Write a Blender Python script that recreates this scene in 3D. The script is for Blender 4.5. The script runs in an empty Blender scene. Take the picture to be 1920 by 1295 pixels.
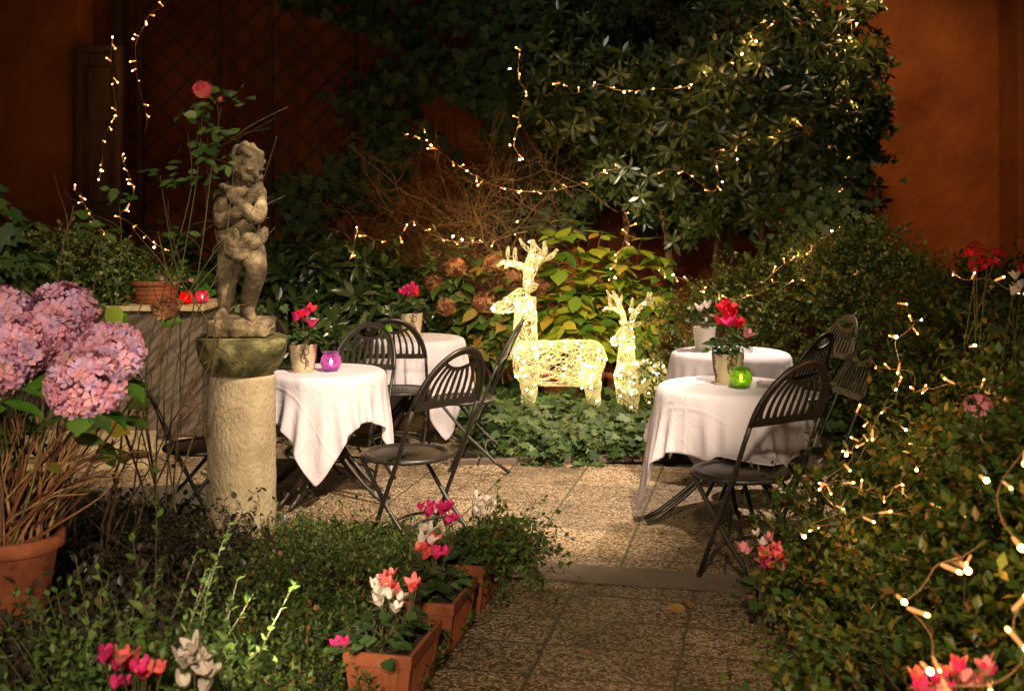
import bpy, bmesh, math, random
import numpy as np
from mathutils import Vector, Matrix

# ------------------------------------------------------------------ camera, world, lamps
sc = bpy.context.scene
COL = sc.collection
F, CX, HZ, CH = 2190.0, 960.0, 400.0, 1.65        # focal length in photo pixels, centre column, horizon row, eye height
cam = bpy.data.cameras.new('camera')
cam.sensor_width = 36.0
cam.lens = 36.0 * F / 1920.0
cam.shift_y = -(647.5 - HZ) / 1920.0
cam.clip_start, cam.clip_end = 0.05, 300.0
cam.dof.use_dof = True
cam.dof.focus_distance = 6.3
cam.dof.aperture_fstop = 3.8
cam_o = bpy.data.objects.new('camera', cam)
COL.objects.link(cam_o)
cam_o.location = (0, 0, CH)
cam_o.rotation_euler = (math.radians(90), 0, 0)
sc.camera = cam_o

world = bpy.data.worlds.new('World')
sc.world = world
world.use_nodes = True
wn = world.node_tree
wn.nodes.clear()
w_out = wn.nodes.new('ShaderNodeOutputWorld')
w_bg = wn.nodes.new('ShaderNodeBackground')
w_sky = wn.nodes.new('ShaderNodeTexSky')
w_sky.sky_type = 'NISHITA'
w_sky.sun_disc = False
w_sky.sun_elevation = math.radians(-2.0)
w_sky.sun_rotation = math.radians(200)
wn.links.new(w_sky.outputs[0], w_bg.inputs[0])
w_bg.inputs[1].default_value = 0.15
wn.links.new(w_bg.outputs[0], w_out.inputs[0])

vs = sc.view_settings
vs.view_transform = 'Standard'
vs.look = 'None'
vs.exposure = 0.0
vs.gamma = 1.0
sc.cycles.use_denoising = True
try:
    sc.cycles.denoiser = 'OPENIMAGEDENOISE'
except Exception:
    pass
sc.cycles.max_bounces = 6
sc.cycles.transparent_max_bounces = 8
sc.cycles.diffuse_bounces = 3
sc.cycles.glossy_bounces = 3
sc.cycles.sample_clamp_indirect = 4.0
sc.cycles.sample_clamp_direct = 0.0
sc.cycles.caustics_reflective = False
sc.cycles.caustics_refractive = False


def spot(name, loc, target, watts, angle, blend, color, radius=0.05):
    l = bpy.data.lights.new(name, 'SPOT')
    l.energy, l.spot_size, l.spot_blend, l.color, l.shadow_soft_size = watts, math.radians(angle), blend, color, radius
    o = bpy.data.objects.new(name, l)
    COL.objects.link(o)
    o.location = loc
    o.rotation_euler = (Vector(target) - Vector(loc)).to_track_quat('-Z', 'Y').to_euler()
    return o


WARM = (1.0, 0.74, 0.42)
spot('terrace_spotlight', (1.3, 3.4, 4.7), (-0.75, 7.3, 0.2), 2900, 43, 0.7, (1.0, 0.79, 0.55), 0.06)
spot('rear_table_spotlight', (2.6, 8.9, 4.2), (1.15, 7.6, 0.7), 1300, 36, 0.5, (1.0, 0.80, 0.60), 0.06)
spot('front_fill', (-0.3, -1.6, 3.6), (-0.45, 4.3, 0.2), 1550, 54, 0.85, (1.0, 0.79, 0.51), 0.15)  # added front fill that lifts the whole foreground, no known lamp
spot('shrub_fill', (0.2, 2.6, 4.6), (0.5, 9.7, 1.1), 3600, 20, 0.8, (1.0, 0.82, 0.55), 0.10)  # added unseen spot to brighten the bushes around the reindeer
spot('statue_uplight', (-0.60, 3.3, 0.46), (-1.42, 5.25, 1.25), 50, 170, 1.0, (1.0, 0.80, 0.55), 0.05)
spot('tree_floodlight', (-1.5, 1.5, 5.6), (1.5, 10.0, 3.95), 480, 32, 0.9, (0.95, 0.92, 0.75), 0.15)
spot('hedge_fill', (0.8, 3.0, 4.6), (2.5, 8.7, 0.9), 900, 22, 0.7, (1.0, 0.82, 0.55), 0.08)  # added unseen spot that lifts the rear hedge
spot('planter_fill', (-1.2, 2.5, 4.6), (-3.0, 8.3, 1.1), 750, 19, 0.7, (1.0, 0.82, 0.52), 0.08)  # added unseen spot to brighten the planter wall and its plants
spot('wall_washer', (2.4, 8.0, 5.4), (3.6, 11.95, 1.9), 560, 60, 0.9, (1.0, 0.60, 0.25), 0.15)


def P(px, py, Y):
    return Vector(((px - CX) * Y / F, Y, CH - (py - HZ) * Y / F))


def G(px, py, z=0.0):
    Y = (CH - z) * F / (py - HZ)
    return Vector(((px - CX) * Y / F, Y, z))


# ------------------------------------------------------------------ object helpers
def tag(o, label=None, cat=None, group=None, kind=None):
    if label: o['label'] = label
    if cat: o['category'] = cat
    if group: o['group'] = group
    if kind: o['kind'] = kind
    return o


def thing(name, label, cat, loc=(0, 0, 0), rz=0.0, group=None):
    o = bpy.data.objects.new(name, None)
    o.empty_display_size = 0.1
    COL.objects.link(o)
    o.location = loc
    o.rotation_euler = (0, 0, rz)
    return tag(o, label, cat, group)


def link(name, me, mats, parent=None, smooth=False):
    for m in (mats if isinstance(mats, (list, tuple)) else [mats]):
        me.materials.append(m)
    if smooth:
        me.polygons.foreach_set('use_smooth', np.ones(len(me.polygons), bool))
    me.update()
    o = bpy.data.objects.new(name, me)
    COL.objects.link(o)
    if parent: o.parent = parent
    return o


def children(o):
    return [c for c in bpy.data.objects if c.parent == o]


def copy_tree(o, parent=None):
    c = o.copy()
    COL.objects.link(c)
    if parent: c.parent = parent
    for ch in children(o):
        copy_tree(ch, c)
    return c


def np_mesh(name, V, T, mi=None):
    """mesh from vertex array and an (n,k) face array"""
    V = np.asarray(V, np.float32).reshape(-1, 3)
    T = np.asarray(T, np.int32)
    me = bpy.data.meshes.new(name)
    n, k = T.shape
    me.vertices.add(len(V))
    me.vertices.foreach_set('co', V.ravel())
    me.loops.add(n * k)
    me.loops.foreach_set('vertex_index', T.ravel())
    me.polygons.add(n)
    me.polygons.foreach_set('loop_start', np.arange(0, n * k, k, dtype=np.int32))
    me.polygons.foreach_set('loop_total', np.full(n, k, np.int32))
    if mi is not None:
        me.polygons.foreach_set('material_index', np.asarray(mi, np.int32))
    me.update(calc_edges=True)
    return me


class MB:
    """collects shapes, builds one mesh object"""
    def __init__(self):
        self.v, self.f, self.m = [], [], []

    def add(self, V, Fs, mat=0):
        b = len(self.v)
        self.v += [tuple(p) for p in V]
        self.f += [tuple(b + i for i in f) for f in Fs]
        self.m += [mat] * len(Fs)

    def box(self, c, s, rot=None, mat=0, taper=1.0):
        hx, hy, hz = s[0] / 2, s[1] / 2, s[2] / 2
        V = []
        for z, t in ((-hz, taper), (hz, 1.0)):
            V += [(-hx * t, -hy * t, z), (hx * t, -hy * t, z), (hx * t, hy * t, z), (-hx * t, hy * t, z)]
        V = [Vector(p) for p in V]
        if rot is not None: V = [rot @ p for p in V]
        V = [p + Vector(c) for p in V]
        self.add(V, [(3, 2, 1, 0), (4, 5, 6, 7), (0, 1, 5, 4), (1, 2, 6, 5), (2, 3, 7, 6), (3, 0, 4, 7)], mat)

    def tube(self, pts, r, n=8, mat=0, closed=False, flat=1.0):
        pts = [Vector(p) for p in pts]
        k = len(pts)
        rs = r if isinstance(r, (list, tuple, np.ndarray)) else [r] * k
        V, prev = [], None
        for i, p in enumerate(pts):
            a, b = pts[max(i - 1, 0)], pts[min(i + 1, k - 1)]
            if closed: a, b = pts[i - 1], pts[(i + 1) % k]
            t = (b - a).normalized()
            if prev is None:
                u = Vector((0, 0, 1)) if abs(t.z) < 0.9 else Vector((1, 0, 0))
                prev = (u - t * u.dot(t)).normalized()
            else:
                prev = (prev - t * prev.dot(t)).normalized()
            w = t.cross(prev)
            for j in range(n):
                a_ = 2 * math.pi * j / n
                V.append(p + prev * (math.cos(a_) * rs[i]) + w * (math.sin(a_) * rs[i] * flat))
        Fs = []
        for i in range(k if closed else k - 1):
            i2 = (i + 1) % k
            for j in range(n):
                j2 = (j + 1) % n
                Fs.append((i * n + j, i * n + j2, i2 * n + j2, i2 * n + j))
        if not closed:
            Fs.append(tuple(range(n - 1, -1, -1)))
            Fs.append(tuple((k - 1) * n + j for j in range(n)))
        self.add(V, Fs, mat)

    def lathe(self, prof, c=(0, 0, 0), n=24, mat=0, wob=None):
        V, Fs, k = [], [], len(prof)
        for i, (r, z) in enumerate(prof):
            for j in range(n):
                a = 2 * math.pi * j / n
                rr = r * (wob(a, z) if wob else 1.0)
                V.append((c[0] + rr * math.cos(a), c[1] + rr * math.sin(a), c[2] + z))
        for i in range(k - 1):
            for j in range(n):
                j2 = (j + 1) % n
                Fs.append((i * n + j, i * n + j2, (i + 1) * n + j2, (i + 1) * n + j))
        if prof[0][0] > 1e-5: Fs.append(tuple(range(n - 1, -1, -1)))
        if prof[-1][0] > 1e-5: Fs.append(tuple((k - 1) * n + j for j in range(n)))
        self.add(V, Fs, mat)

    def ball(self, c, r, n=10, mat=0, rot=None):
        r = (r, r, r) if not isinstance(r, (tuple, list)) else r
        V, Fs, m = [], [], max(4, n // 2 + 1)
        for i in range(m + 1):
            ph = math.pi * i / m
            for j in range(n):
                a = 2 * math.pi * j / n
                p = Vector((r[0] * math.sin(ph) * math.cos(a), r[1] * math.sin(ph) * math.sin(a), -r[2] * math.cos(ph)))
                if rot is not None: p = rot @ p
                V.append(p + Vector(c))
        for i in range(m):
            for j in range(n):
                j2 = (j + 1) % n
                Fs.append((i * n + j, i * n + j2, (i + 1) * n + j2, (i + 1) * n + j))
        self.add(V, Fs, mat)

    def mesh(self, name):
        me = bpy.data.meshes.new(name)
        me.from_pydata(self.v, [], self.f)
        me.polygons.foreach_set('material_index', np.array(self.m, np.int32))
        me.validate()
        bm = bmesh.new()
        bm.from_mesh(me)
        bmesh.ops.remove_doubles(bm, verts=bm.verts, dist=1e-5)
        bmesh.ops.recalc_face_normals(bm, faces=bm.faces)
        bm.to_mesh(me)
        bm.free()
        return me

    def build(self, name, mats, parent=None, smooth=False, bevel=0.0):
        o = link(name, self.mesh(name), mats, parent, smooth)
        if bevel:
            b = o.modifiers.new('bevel', 'BEVEL')
            b.width, b.segments, b.limit_method = bevel, 2, 'ANGLE'
        return o


# ------------------------------------------------------------------ materials
def new_mat(name):
    m = bpy.data.materials.new(name)
    m.use_nodes = True
    nt = m.node_tree
    return m, nt, nt.nodes['Principled BSDF']


def ramp(nt, src, stops, interp='LINEAR'):
    r = nt.nodes.new('ShaderNodeValToRGB')
    r.color_ramp.interpolation = interp
    els = r.color_ramp.elements
    while len(els) < len(stops): els.new(0.5)
    for e, (p, c) in zip(els, stops):
        e.position = p
        e.color = (*c, 1)
    nt.links.new(src, r.inputs[0])
    return r.outputs[0]


def plain(name, col, rough=0.5, metal=0.0, spec=0.5):
    m, nt, b = new_mat(name)
    b.inputs['Base Color'].default_value = (*col, 1)
    b.inputs['Roughness'].default_value = rough
    b.inputs['Metallic'].default_value = metal
    b.inputs['Specular IOR Level'].default_value = spec
    return m


def noisy(name, stops, scale=8.0, rough=0.8, bump=0.3, bscale=40.0, detail=6.0, bdist=0.01, stretch=(1, 1, 1), spec=0.4, rough2=None):
    m, nt, b = new_mat(name)
    tc = nt.nodes.new('ShaderNodeTexCoord')
    mp = nt.nodes.new('ShaderNodeMapping')
    mp.inputs['Scale'].default_value = stretch
    nt.links.new(tc.outputs['Object'], mp.inputs[0])
    n = nt.nodes.new('ShaderNodeTexNoise')
    n.inputs['Scale'].default_value, n.inputs['Detail'].default_value, n.inputs['Roughness'].default_value = scale, detail, 0.62
    nt.links.new(mp.outputs[0], n.inputs['Vector'])
    nt.links.new(ramp(nt, n.outputs['Fac'], stops), b.inputs['Base Color'])
    n2 = nt.nodes.new('ShaderNodeTexNoise')
    n2.inputs['Scale'].default_value, n2.inputs['Detail'].default_value = bscale, 5.0
    nt.links.new(mp.outputs[0], n2.inputs['Vector'])
    bp = nt.nodes.new('ShaderNodeBump')
    bp.inputs['Strength'].default_value, bp.inputs['Distance'].default_value = bump, bdist
    nt.links.new(n2.outputs['Fac'], bp.inputs['Height'])
    nt.links.new(bp.outputs[0], b.inputs['Normal'])
    b.inputs['Roughness'].default_value = rough
    b.inputs['Specular IOR Level'].default_value = spec
    return m


def leafy(name, stops, rough=0.45, trans=0.25, spec=0.5, tint=(1.15, 1.25, 0.7), interp='LINEAR', uvbright=0.0):
    """leaf or petal material: every separate leaf takes its own tone of the ramp"""
    if name.endswith('_leaf') and name not in ('fallen_leaf', 'plum_leaf'):
        stops = [(p, (c[0] * .92, c[1] * 1.10, c[2] * .78)) if c[1] > c[0] * .85 else (p, c) for p, c in stops]
    m, nt, b = new_mat(name)
    g = nt.nodes.new('ShaderNodeNewGeometry')
    col = ramp(nt, g.outputs['Random Per Island'], stops, interp)
    nt.links.new(col, b.inputs['Base Color'])
    b.inputs['Roughness'].default_value = rough
    b.inputs['Specular IOR Level'].default_value = spec
    tr = nt.nodes.new('ShaderNodeBsdfTranslucent')
    mx = nt.nodes.new('ShaderNodeMix')
    mx.data_type = 'RGBA'
    mx.blend_type = 'MULTIPLY'
    mx.inputs[0].default_value = 1.0
    mx.inputs[7].default_value = (*tint, 1)
    nt.links.new(col, mx.inputs[6])
    nt.links.new(mx.outputs[2], tr.inputs[0])
    mix = nt.nodes.new('ShaderNodeMixShader')
    mix.inputs[0].default_value = trans
    nt.links.new(b.outputs[0], mix.inputs[1])
    nt.links.new(tr.outputs[0], mix.inputs[2])
    nt.links.new(mix.outputs[0], nt.nodes['Material Output'].inputs[0])
    return m


def emit(name, col, strength):
    m = bpy.data.materials.new(name)
    m.use_nodes = True
    nt = m.node_tree
    nt.nodes.clear()
    o = nt.nodes.new('ShaderNodeOutputMaterial')
    e = nt.nodes.new('ShaderNodeEmission')
    e.inputs[0].default_value = (*col, 1)
    e.inputs[1].default_value = strength
    nt.links.new(e.outputs[0], o.inputs[0])
    return m


def tinted_glass(name, col, rough=0.02):
    m = bpy.data.materials.new(name)
    m.use_nodes = True
    nt = m.node_tree
    nt.nodes.clear()
    o = nt.nodes.new('ShaderNodeOutputMaterial')
    t = nt.nodes.new('ShaderNodeBsdfTransparent')
    t.inputs[0].default_value = (*col, 1)
    g = nt.nodes.new('ShaderNodeBsdfPrincipled')
    g.inputs['Base Color'].default_value = (*[c * 0.55 for c in col], 1)
    g.inputs['Roughness'].default_value = 0.06
    tl = nt.nodes.new('ShaderNodeBsdfTranslucent')
    tl.inputs[0].default_value = (*col, 1)
    lw = nt.nodes.new('ShaderNodeLayerWeight')
    lw.inputs[0].default_value = 0.35
    a = nt.nodes.new('ShaderNodeMixShader')
    a.inputs[0].default_value = 0.22
    nt.links.new(t.outputs[0], a.inputs[1])
    nt.links.new(tl.outputs[0], a.inputs[2])
    b = nt.nodes.new('ShaderNodeMixShader')
    nt.links.new(lw.outputs['Facing'], b.inputs[0])
    nt.links.new(a.outputs[0], b.inputs[1])
    nt.links.new(g.outputs[0], b.inputs[2])
    nt.links.new(b.outputs[0], o.inputs[0])
    return m


def paving_mat(name, tile, dark=1.0, offs=(0, 0)):
    """exposed-aggregate slabs: pebbles in cement, mossy joints"""
    m, nt, b = new_mat(name)
    N, L = nt.nodes, nt.links
    tc = N.new('ShaderNodeTexCoord')
    vo = N.new('ShaderNodeTexVoronoi')
    vo.inputs['Scale'].default_value = 84
    vo.inputs['Randomness'].default_value = 0.95
    L.new(tc.outputs['Object'], vo.inputs['Vector'])
    sep = N.new('ShaderNodeSeparateColor')
    L.new(vo.outputs['Color'], sep.inputs[0])
    peb = ramp(nt, sep.outputs[0], [(0, (0.18, 0.12, 0.08)), (0.3, (0.38, 0.28, 0.19)), (0.62, (0.58, 0.46, 0.33)), (0.88, (0.72, 0.62, 0.48)), (1, (0.25, 0.16, 0.11))])
    gap = ramp(nt, vo.outputs['Distance'], [(0.0, (1, 1, 1)), (0.42, (1, 1, 1)), (0.72, (0.30, 0.24, 0.18))])
    mul = N.new('ShaderNodeMix'); mul.data_type = 'RGBA'; mul.blend_type = 'MULTIPLY'
    mul.inputs[0].default_value = 1
    L.new(peb, mul.inputs[6]); L.new(gap, mul.inputs[7])
    # stains
    n1 = N.new('ShaderNodeTexNoise'); n1.inputs['Scale'].default_value = 2.2; n1.inputs['Detail'].default_value = 7
    L.new(tc.outputs['Object'], n1.inputs['Vector'])
    st = ramp(nt, n1.outputs['Fac'], [(0.3, (0.55 * dark, 0.5 * dark, 0.44 * dark)), (0.62, (1.0 * dark, 0.97 * dark, 0.92 * dark))])
    mul2 = N.new('ShaderNodeMix'); mul2.data_type = 'RGBA'; mul2.blend_type = 'MULTIPLY'
    mul2.inputs[0].default_value = 1
    L.new(mul.outputs[2], mul2.inputs[6]); L.new(st, mul2.inputs[7])
    # every slab has weathered to its own tone
    fa = N.new('ShaderNodeVectorMath'); fa.operation = 'MULTIPLY_ADD'
    L.new(tc.outputs['Object'], fa.inputs[0]); fa.inputs[1].default_value = (1 / tile[0], 1 / tile[1], 0); fa.inputs[2].default_value = (offs[0] / tile[0] + .5 * 0, offs[1] / tile[1], 0)
    fl = N.new('ShaderNodeVectorMath'); fl.operation = 'FLOOR'; L.new(fa.outputs[0], fl.inputs[0])
    wn_ = N.new('ShaderNodeTexWhiteNoise'); wn_.noise_dimensions = '2D'; L.new(fl.outputs[0], wn_.inputs['Vector'])
    tone = ramp(nt, wn_.outputs['Value'], [(0, (.68, .66, .64)), (.5, (.9, .88, .85)), (1, (1.08, 1.03, .95))])
    mul3 = N.new('ShaderNodeMix'); mul3.data_type = 'RGBA'; mul3.blend_type = 'MULTIPLY'; mul3.inputs[0].default_value = 1
    L.new(mul2.outputs[2], mul3.inputs[6]); L.new(tone, mul3.inputs[7])
    n3 = N.new('ShaderNodeTexNoise'); n3.inputs['Scale'].default_value = 5.5; n3.inputs['Detail'].default_value = 9; n3.inputs['Roughness'].default_value = .7
    L.new(tc.outputs['Object'], n3.inputs['Vector'])
    dirt = ramp(nt, n3.outputs['Fac'], [(.34, (.34, .31, .22)), (.46, (1, 1, 1))])
    mul2 = N.new('ShaderNodeMix'); mul2.data_type = 'RGBA'; mul2.blend_type = 'MULTIPLY'; mul2.inputs[0].default_value = .8
    L.new(mul3.outputs[2], mul2.inputs[6]); L.new(dirt, mul2.inputs[7])
    # joints
    sx = N.new('ShaderNodeSeparateXYZ')
    nz = N.new('ShaderNodeTexNoise'); nz.inputs['Scale'].default_value = 9; nz.inputs['Detail'].default_value = 5
    L.new(tc.outputs['Object'], nz.inputs['Vector'])
    av = N.new('ShaderNodeVectorMath'); av.operation = 'MULTIPLY_ADD'
    L.new(nz.outputs['Color'], av.inputs[0]); av.inputs[1].default_value = (0.018, 0.018, 0); L.new(tc.outputs['Object'], av.inputs[2])
    L.new(av.outputs[0], sx.inputs[0])
    outs = []
    for ax, t in ((0, tile[0]), (1, tile[1])):
        a = N.new('ShaderNodeMath'); a.operation = 'ADD'; a.inputs[1].default_value = offs[ax] + 50 * t
        L.new(sx.outputs[ax], a.inputs[0])
        p = N.new('ShaderNodeMath'); p.operation = 'PINGPONG'; p.inputs[1].default_value = t / 2
        L.new(a.outputs[0], p.inputs[0])
        outs.append(p.outputs[0])
    mn = N.new('ShaderNodeMath'); mn.operation = 'MINIMUM'
    L.new(outs[0], mn.inputs[0]); L.new(outs[1], mn.inputs[1])
    jf = N.new('ShaderNodeMapRange'); jf.inputs[1].default_value = 0.002; jf.inputs[2].default_value = 0.010
    L.new(mn.outputs[0], jf.inputs[0])
    mj = N.new('ShaderNodeMix'); mj.data_type = 'RGBA'
    L.new(jf.outputs[0], mj.inputs[0])
    mj.inputs[6].default_value = (0.055, 0.048, 0.025, 1)
    L.new(mul2.outputs[2], mj.inputs[7])
    L.new(mj.outputs[2], b.inputs['Base Color'])
    b.inputs['Roughness'].default_value = 0.62
    b.inputs['Specular IOR Level'].default_value = 0.4
    inv = N.new('ShaderNodeMath'); inv.operation = 'SUBTRACT'; inv.inputs[0].default_value = 1.0
    L.new(vo.outputs['Distance'], inv.inputs[1])
    mb = N.new('ShaderNodeMath'); mb.operation = 'MULTIPLY'
    L.new(inv.outputs[0], mb.inputs[0]); L.new(jf.outputs[0], mb.inputs[1])
    bp = N.new('ShaderNodeBump'); bp.inputs['Strength'].default_value = 0.9; bp.inputs['Distance'].default_value = 0.008
    L.new(mb.outputs[0], bp.inputs['Height'])
    L.new(bp.outputs[0], b.inputs['Normal'])
    return m


def linen_mat():
    m, nt, b = new_mat('pressed_linen')
    N, L = nt.nodes, nt.links
    uv = N.new('ShaderNodeUVMap'); uv.uv_map = 'flat'
    n = N.new('ShaderNodeTexNoise'); n.inputs['Scale'].default_value = 3; n.inputs['Detail'].default_value = 8
    L.new(uv.outputs[0], n.inputs['Vector'])
    L.new(ramp(nt, n.outputs['Fac'], [(0.3, (0.58, 0.525, 0.60)), (0.7, (0.68, 0.63, 0.70))]), b.inputs['Base Color'])  # lilac tint of shaded white cloth put into the base colour
    sx = N.new('ShaderNodeSeparateXYZ'); L.new(uv.outputs[0], sx.inputs[0])
    hs = []
    for ax in (0, 1):                                   # pressed fold lines every third of the cloth
        a = N.new('ShaderNodeMath'); a.operation = 'ADD'; a.inputs[1].default_value = .165; L.new(sx.outputs[ax], a.inputs[0])
        p = N.new('ShaderNodeMath'); p.operation = 'PINGPONG'; p.inputs[1].default_value = .165; L.new(a.outputs[0], p.inputs[0])
        r = N.new('ShaderNodeMapRange'); r.inputs[1].default_value = 0; r.inputs[2].default_value = .012; r.inputs[3].default_value = 1; r.inputs[4].default_value = 0
        L.new(p.outputs[0], r.inputs[0]); hs.append(r.outputs[0])
    mx = N.new('ShaderNodeMath'); mx.operation = 'MAXIMUM'; L.new(hs[0], mx.inputs[0]); L.new(hs[1], mx.inputs[1])
    w = N.new('ShaderNodeTexNoise'); w.inputs['Scale'].default_value = 13; w.inputs['Detail'].default_value = 7; w.inputs['Roughness'].default_value = .55; w.inputs['Distortion'].default_value = 1.2
    L.new(uv.outputs[0], w.inputs['Vector'])
    ad = N.new('ShaderNodeMath'); ad.operation = 'MULTIPLY_ADD'; ad.inputs[1].default_value = .30
    L.new(mx.outputs[0], ad.inputs[0]); L.new(w.outputs['Fac'], ad.inputs[2])
    bp = N.new('ShaderNodeBump'); bp.inputs['Strength'].default_value = .55; bp.inputs['Distance'].default_value = .012
    L.new(ad.outputs[0], bp.inputs['Height']); L.new(bp.outputs[0], b.inputs['Normal'])
    b.inputs['Roughness'].default_value = .9
    b.inputs['Specular IOR Level'].default_value = .2
    return m


def marble_mat():
    m, nt, b = new_mat('streaked_marble')
    N, L = nt.nodes, nt.links
    tc = N.new('ShaderNodeTexCoord')
    rt = N.new('ShaderNodeMapping')
    rt.inputs['Rotation'].default_value = (0, math.radians(48), 0)
    L.new(tc.outputs['Object'], rt.inputs[0])
    mp = N.new('ShaderNodeMapping')
    mp.inputs['Scale'].default_value = (1.2, 1.2, 12.0)
    L.new(rt.outputs[0], mp.inputs[0])
    n = N.new('ShaderNodeTexNoise')
    n.inputs['Scale'].default_value, n.inputs['Detail'].default_value, n.inputs['Roughness'].default_value = 3.2, 9, 0.7
    n.inputs['Distortion'].default_value = 0.4
    L.new(mp.outputs[0], n.inputs['Vector'])
    L.new(ramp(nt, n.outputs['Fac'], [(0.3, (0.018, 0.012, 0.010)), (0.46, (0.065, 0.046, 0.036)), (0.56, (0.15, 0.11, 0.088)), (0.75, (0.04, 0.028, 0.022))]), b.inputs['Base Color'])
    b.inputs['Roughness'].default_value = 0.38
    return m


M = {}
M['wall'] = noisy('ochre_plaster', [(0.28, (0.14, 0.032, 0.006)), (0.42, (0.24, 0.06, 0.010)), (0.6, (0.33, 0.088, 0.014)), (0.78, (0.42, 0.14, 0.03))], 1.3, 0.85, 0.6, 9, 12, 0.03)
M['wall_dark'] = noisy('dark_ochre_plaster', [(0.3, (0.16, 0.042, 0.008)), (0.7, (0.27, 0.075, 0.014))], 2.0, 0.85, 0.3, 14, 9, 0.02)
M['timber'] = noisy('dark_timber', [(0.3, (0.03, 0.014, 0.006)), (0.7, (0.09, 0.04, 0.017))], 6, 0.7, 0.4, 30, 6, 0.01, (3, 3, 0.4))
M['post'] = noisy('stained_post', [(0.3, (0.10, 0.035, 0.012)), (0.7, (0.24, 0.09, 0.03))], 6, 0.6, 0.4, 30, 6, 0.01, (3, 3, 0.4))
M['soil'] = noisy('garden_soil', [(0.3, (0.012, 0.008, 0.005)), (0.7, (0.05, 0.034, 0.02))], 9, 0.95, 0.9, 26, 8, 0.03)
M['patio'] = paving_mat('aggregate_slabs', (0.48, 0.48), 1.0, (0.02, 0.2))
M['path'] = paving_mat('path_slabs', (0.52, 0.30), 0.72, (0.22, 0.05))
M['strip'] = noisy('smooth_stone', [(0.3, (0.11, 0.08, 0.06)), (0.7, (0.19, 0.14, 0.11))], 5, 0.75, 0.35, 120, 8, 0.004)
M['step'] = noisy('sandstone_step', [(0.25, (0.24, 0.17, 0.09)), (0.5, (0.42, 0.31, 0.18)), (0.75, (0.5, 0.4, 0.26))], 7, 0.85, 0.7, 70, 8, 0.006)
M['marble'] = marble_mat()
M['statue'] = noisy('weathered_limestone', [(0.38, (0.035, 0.025, 0.015)), (0.52, (0.13, 0.092, 0.052)), (0.68, (0.33, 0.25, 0.15))], 9, 0.9, 1.0, 70, 10, 0.008)
M['capital'] = noisy('mossy_limestone', [(0.34, (0.028, 0.024, 0.010)), (0.5, (0.075, 0.066, 0.022)), (0.6, (0.22, 0.2, 0.09)), (0.76, (0.36, 0.33, 0.19))], 6.5, 0.9, 0.8, 40, 8, 0.012)
M['column'] = noisy('tooled_stone', [(0.28, (0.2, 0.155, 0.10)), (0.5, (0.36, 0.285, 0.185)), (0.75, (0.47, 0.385, 0.26))], 5, 0.9, 1.0, 70, 12, 0.010, (1, 1, .55))
M['terracotta'] = noisy('terracotta', [(0.25, (0.13, 0.032, 0.012)), (0.55, (0.21, 0.056, 0.02)), (0.72, (0.26, 0.085, 0.036)), (0.86, (0.36, 0.22, 0.15))], 9, 0.8, 0.35, 60, 8, 0.004)
M['iron'] = noisy('painted_iron', [(0.3, (0.014, 0.011, 0.009)), (0.7, (0.028, 0.022, 0.018))], 20, 0.42, 0.15, 150, 4, 0.002, spec=0.6)
M['cloth'] = noisy('shade_tinted_linen', [(0.3, (0.68, 0.61, 0.68)), (0.7, (0.76, 0.70, 0.77))], 3, 0.9, 0.5, 26, 6, 0.004, spec=0.2)  # white cloth with the lilac of its shade mixed into the colour
M['linen'] = linen_mat()
M['pot'] = noisy('cream_ceramic', [(0.3, (0.40, 0.31, 0.20)), (0.55, (0.55, 0.45, 0.31)), (0.8, (0.6, 0.51, 0.37))], 12, 0.7, 0.3, 80, 7, 0.003)
M['pot_white'] = noisy('white_ceramic', [(0.3, (0.6, 0.55, 0.47)), (0.7, (0.72, 0.68, 0.6))], 12, 0.55, 0.2, 80, 7, 0.003)
M['ornament'] = plain('brown_glaze', (0.11, 0.055, 0.03), 0.6)
M['bark'] = noisy('brown_bark', [(0.3, (0.05, 0.025, 0.012)), (0.7, (0.16, 0.085, 0.04))], 10, 0.85, 0.6, 50, 7, 0.006, (2, 2, 0.5))
M['twig'] = leafy('bare_twigs', [(0, (0.11, 0.045, 0.018)), (0.5, (0.2, 0.095, 0.035)), (0.85, (0.25, 0.165, 0.055)), (1, (0.16, 0.14, 0.05))], 0.7, 0.0)
M['canes'] = leafy('hydrangea_canes', [(0, (0.06, 0.022, 0.012)), (0.45, (0.14, 0.05, 0.02)), (0.8, (0.24, 0.11, 0.04)), (1, (0.33, 0.2, 0.08))], 0.6, 0.0)
M['green_stem'] = plain('green_stem', (0.09, 0.085, 0.028), 0.55)
M['dark_stem'] = plain('dark_stem', (0.035, 0.028, 0.012), 0.6)
M['cord'] = plain('clear_cord', (0.17, 0.105, 0.05), 0.4)
M['wire'] = None
M['slab'] = noisy('lichened_slab', [(0.3, (0.12, 0.10, 0.045)), (0.5, (0.24, 0.21, 0.12)), (0.75, (0.36, 0.33, 0.24))], 7, 0.9, 0.6, 50, 8, 0.006, (1, 4, 1))
M['rubber'] = plain('brown_rubber', (0.075, 0.06, 0.045), 0.7)
M['wax'] = plain('candle_wax', (0.8, 0.72, 0.6), 0.5)
M['flame'] = emit('candle_flame', (1.0, 0.62, 0.25), 80)
M['bulb_tip'] = emit('warm_bulb', (1.0, 0.46, 0.12), 12)
M['bulb_star'] = emit('bright_bulb', (1.0, 0.52, 0.16), 60)
M['bulb_body'] = emit('bulb_glow', (1.0, 0.40, 0.11), 1.3)
M['glass_purple'] = tinted_glass('purple_glass', (0.72, 0.34, 0.82))
M['glass_green'] = tinted_glass('green_glass', (0.42, 0.68, 0.14))
M['glass_red'] = tinted_glass('red_glass', (0.9, 0.03, 0.05))
M['glass_pink'] = tinted_glass('pink_glass', (0.85, 0.2, 0.35))
M['glass_clear'] = tinted_glass('clear_glass', (0.9, 0.9, 0.92))

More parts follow.
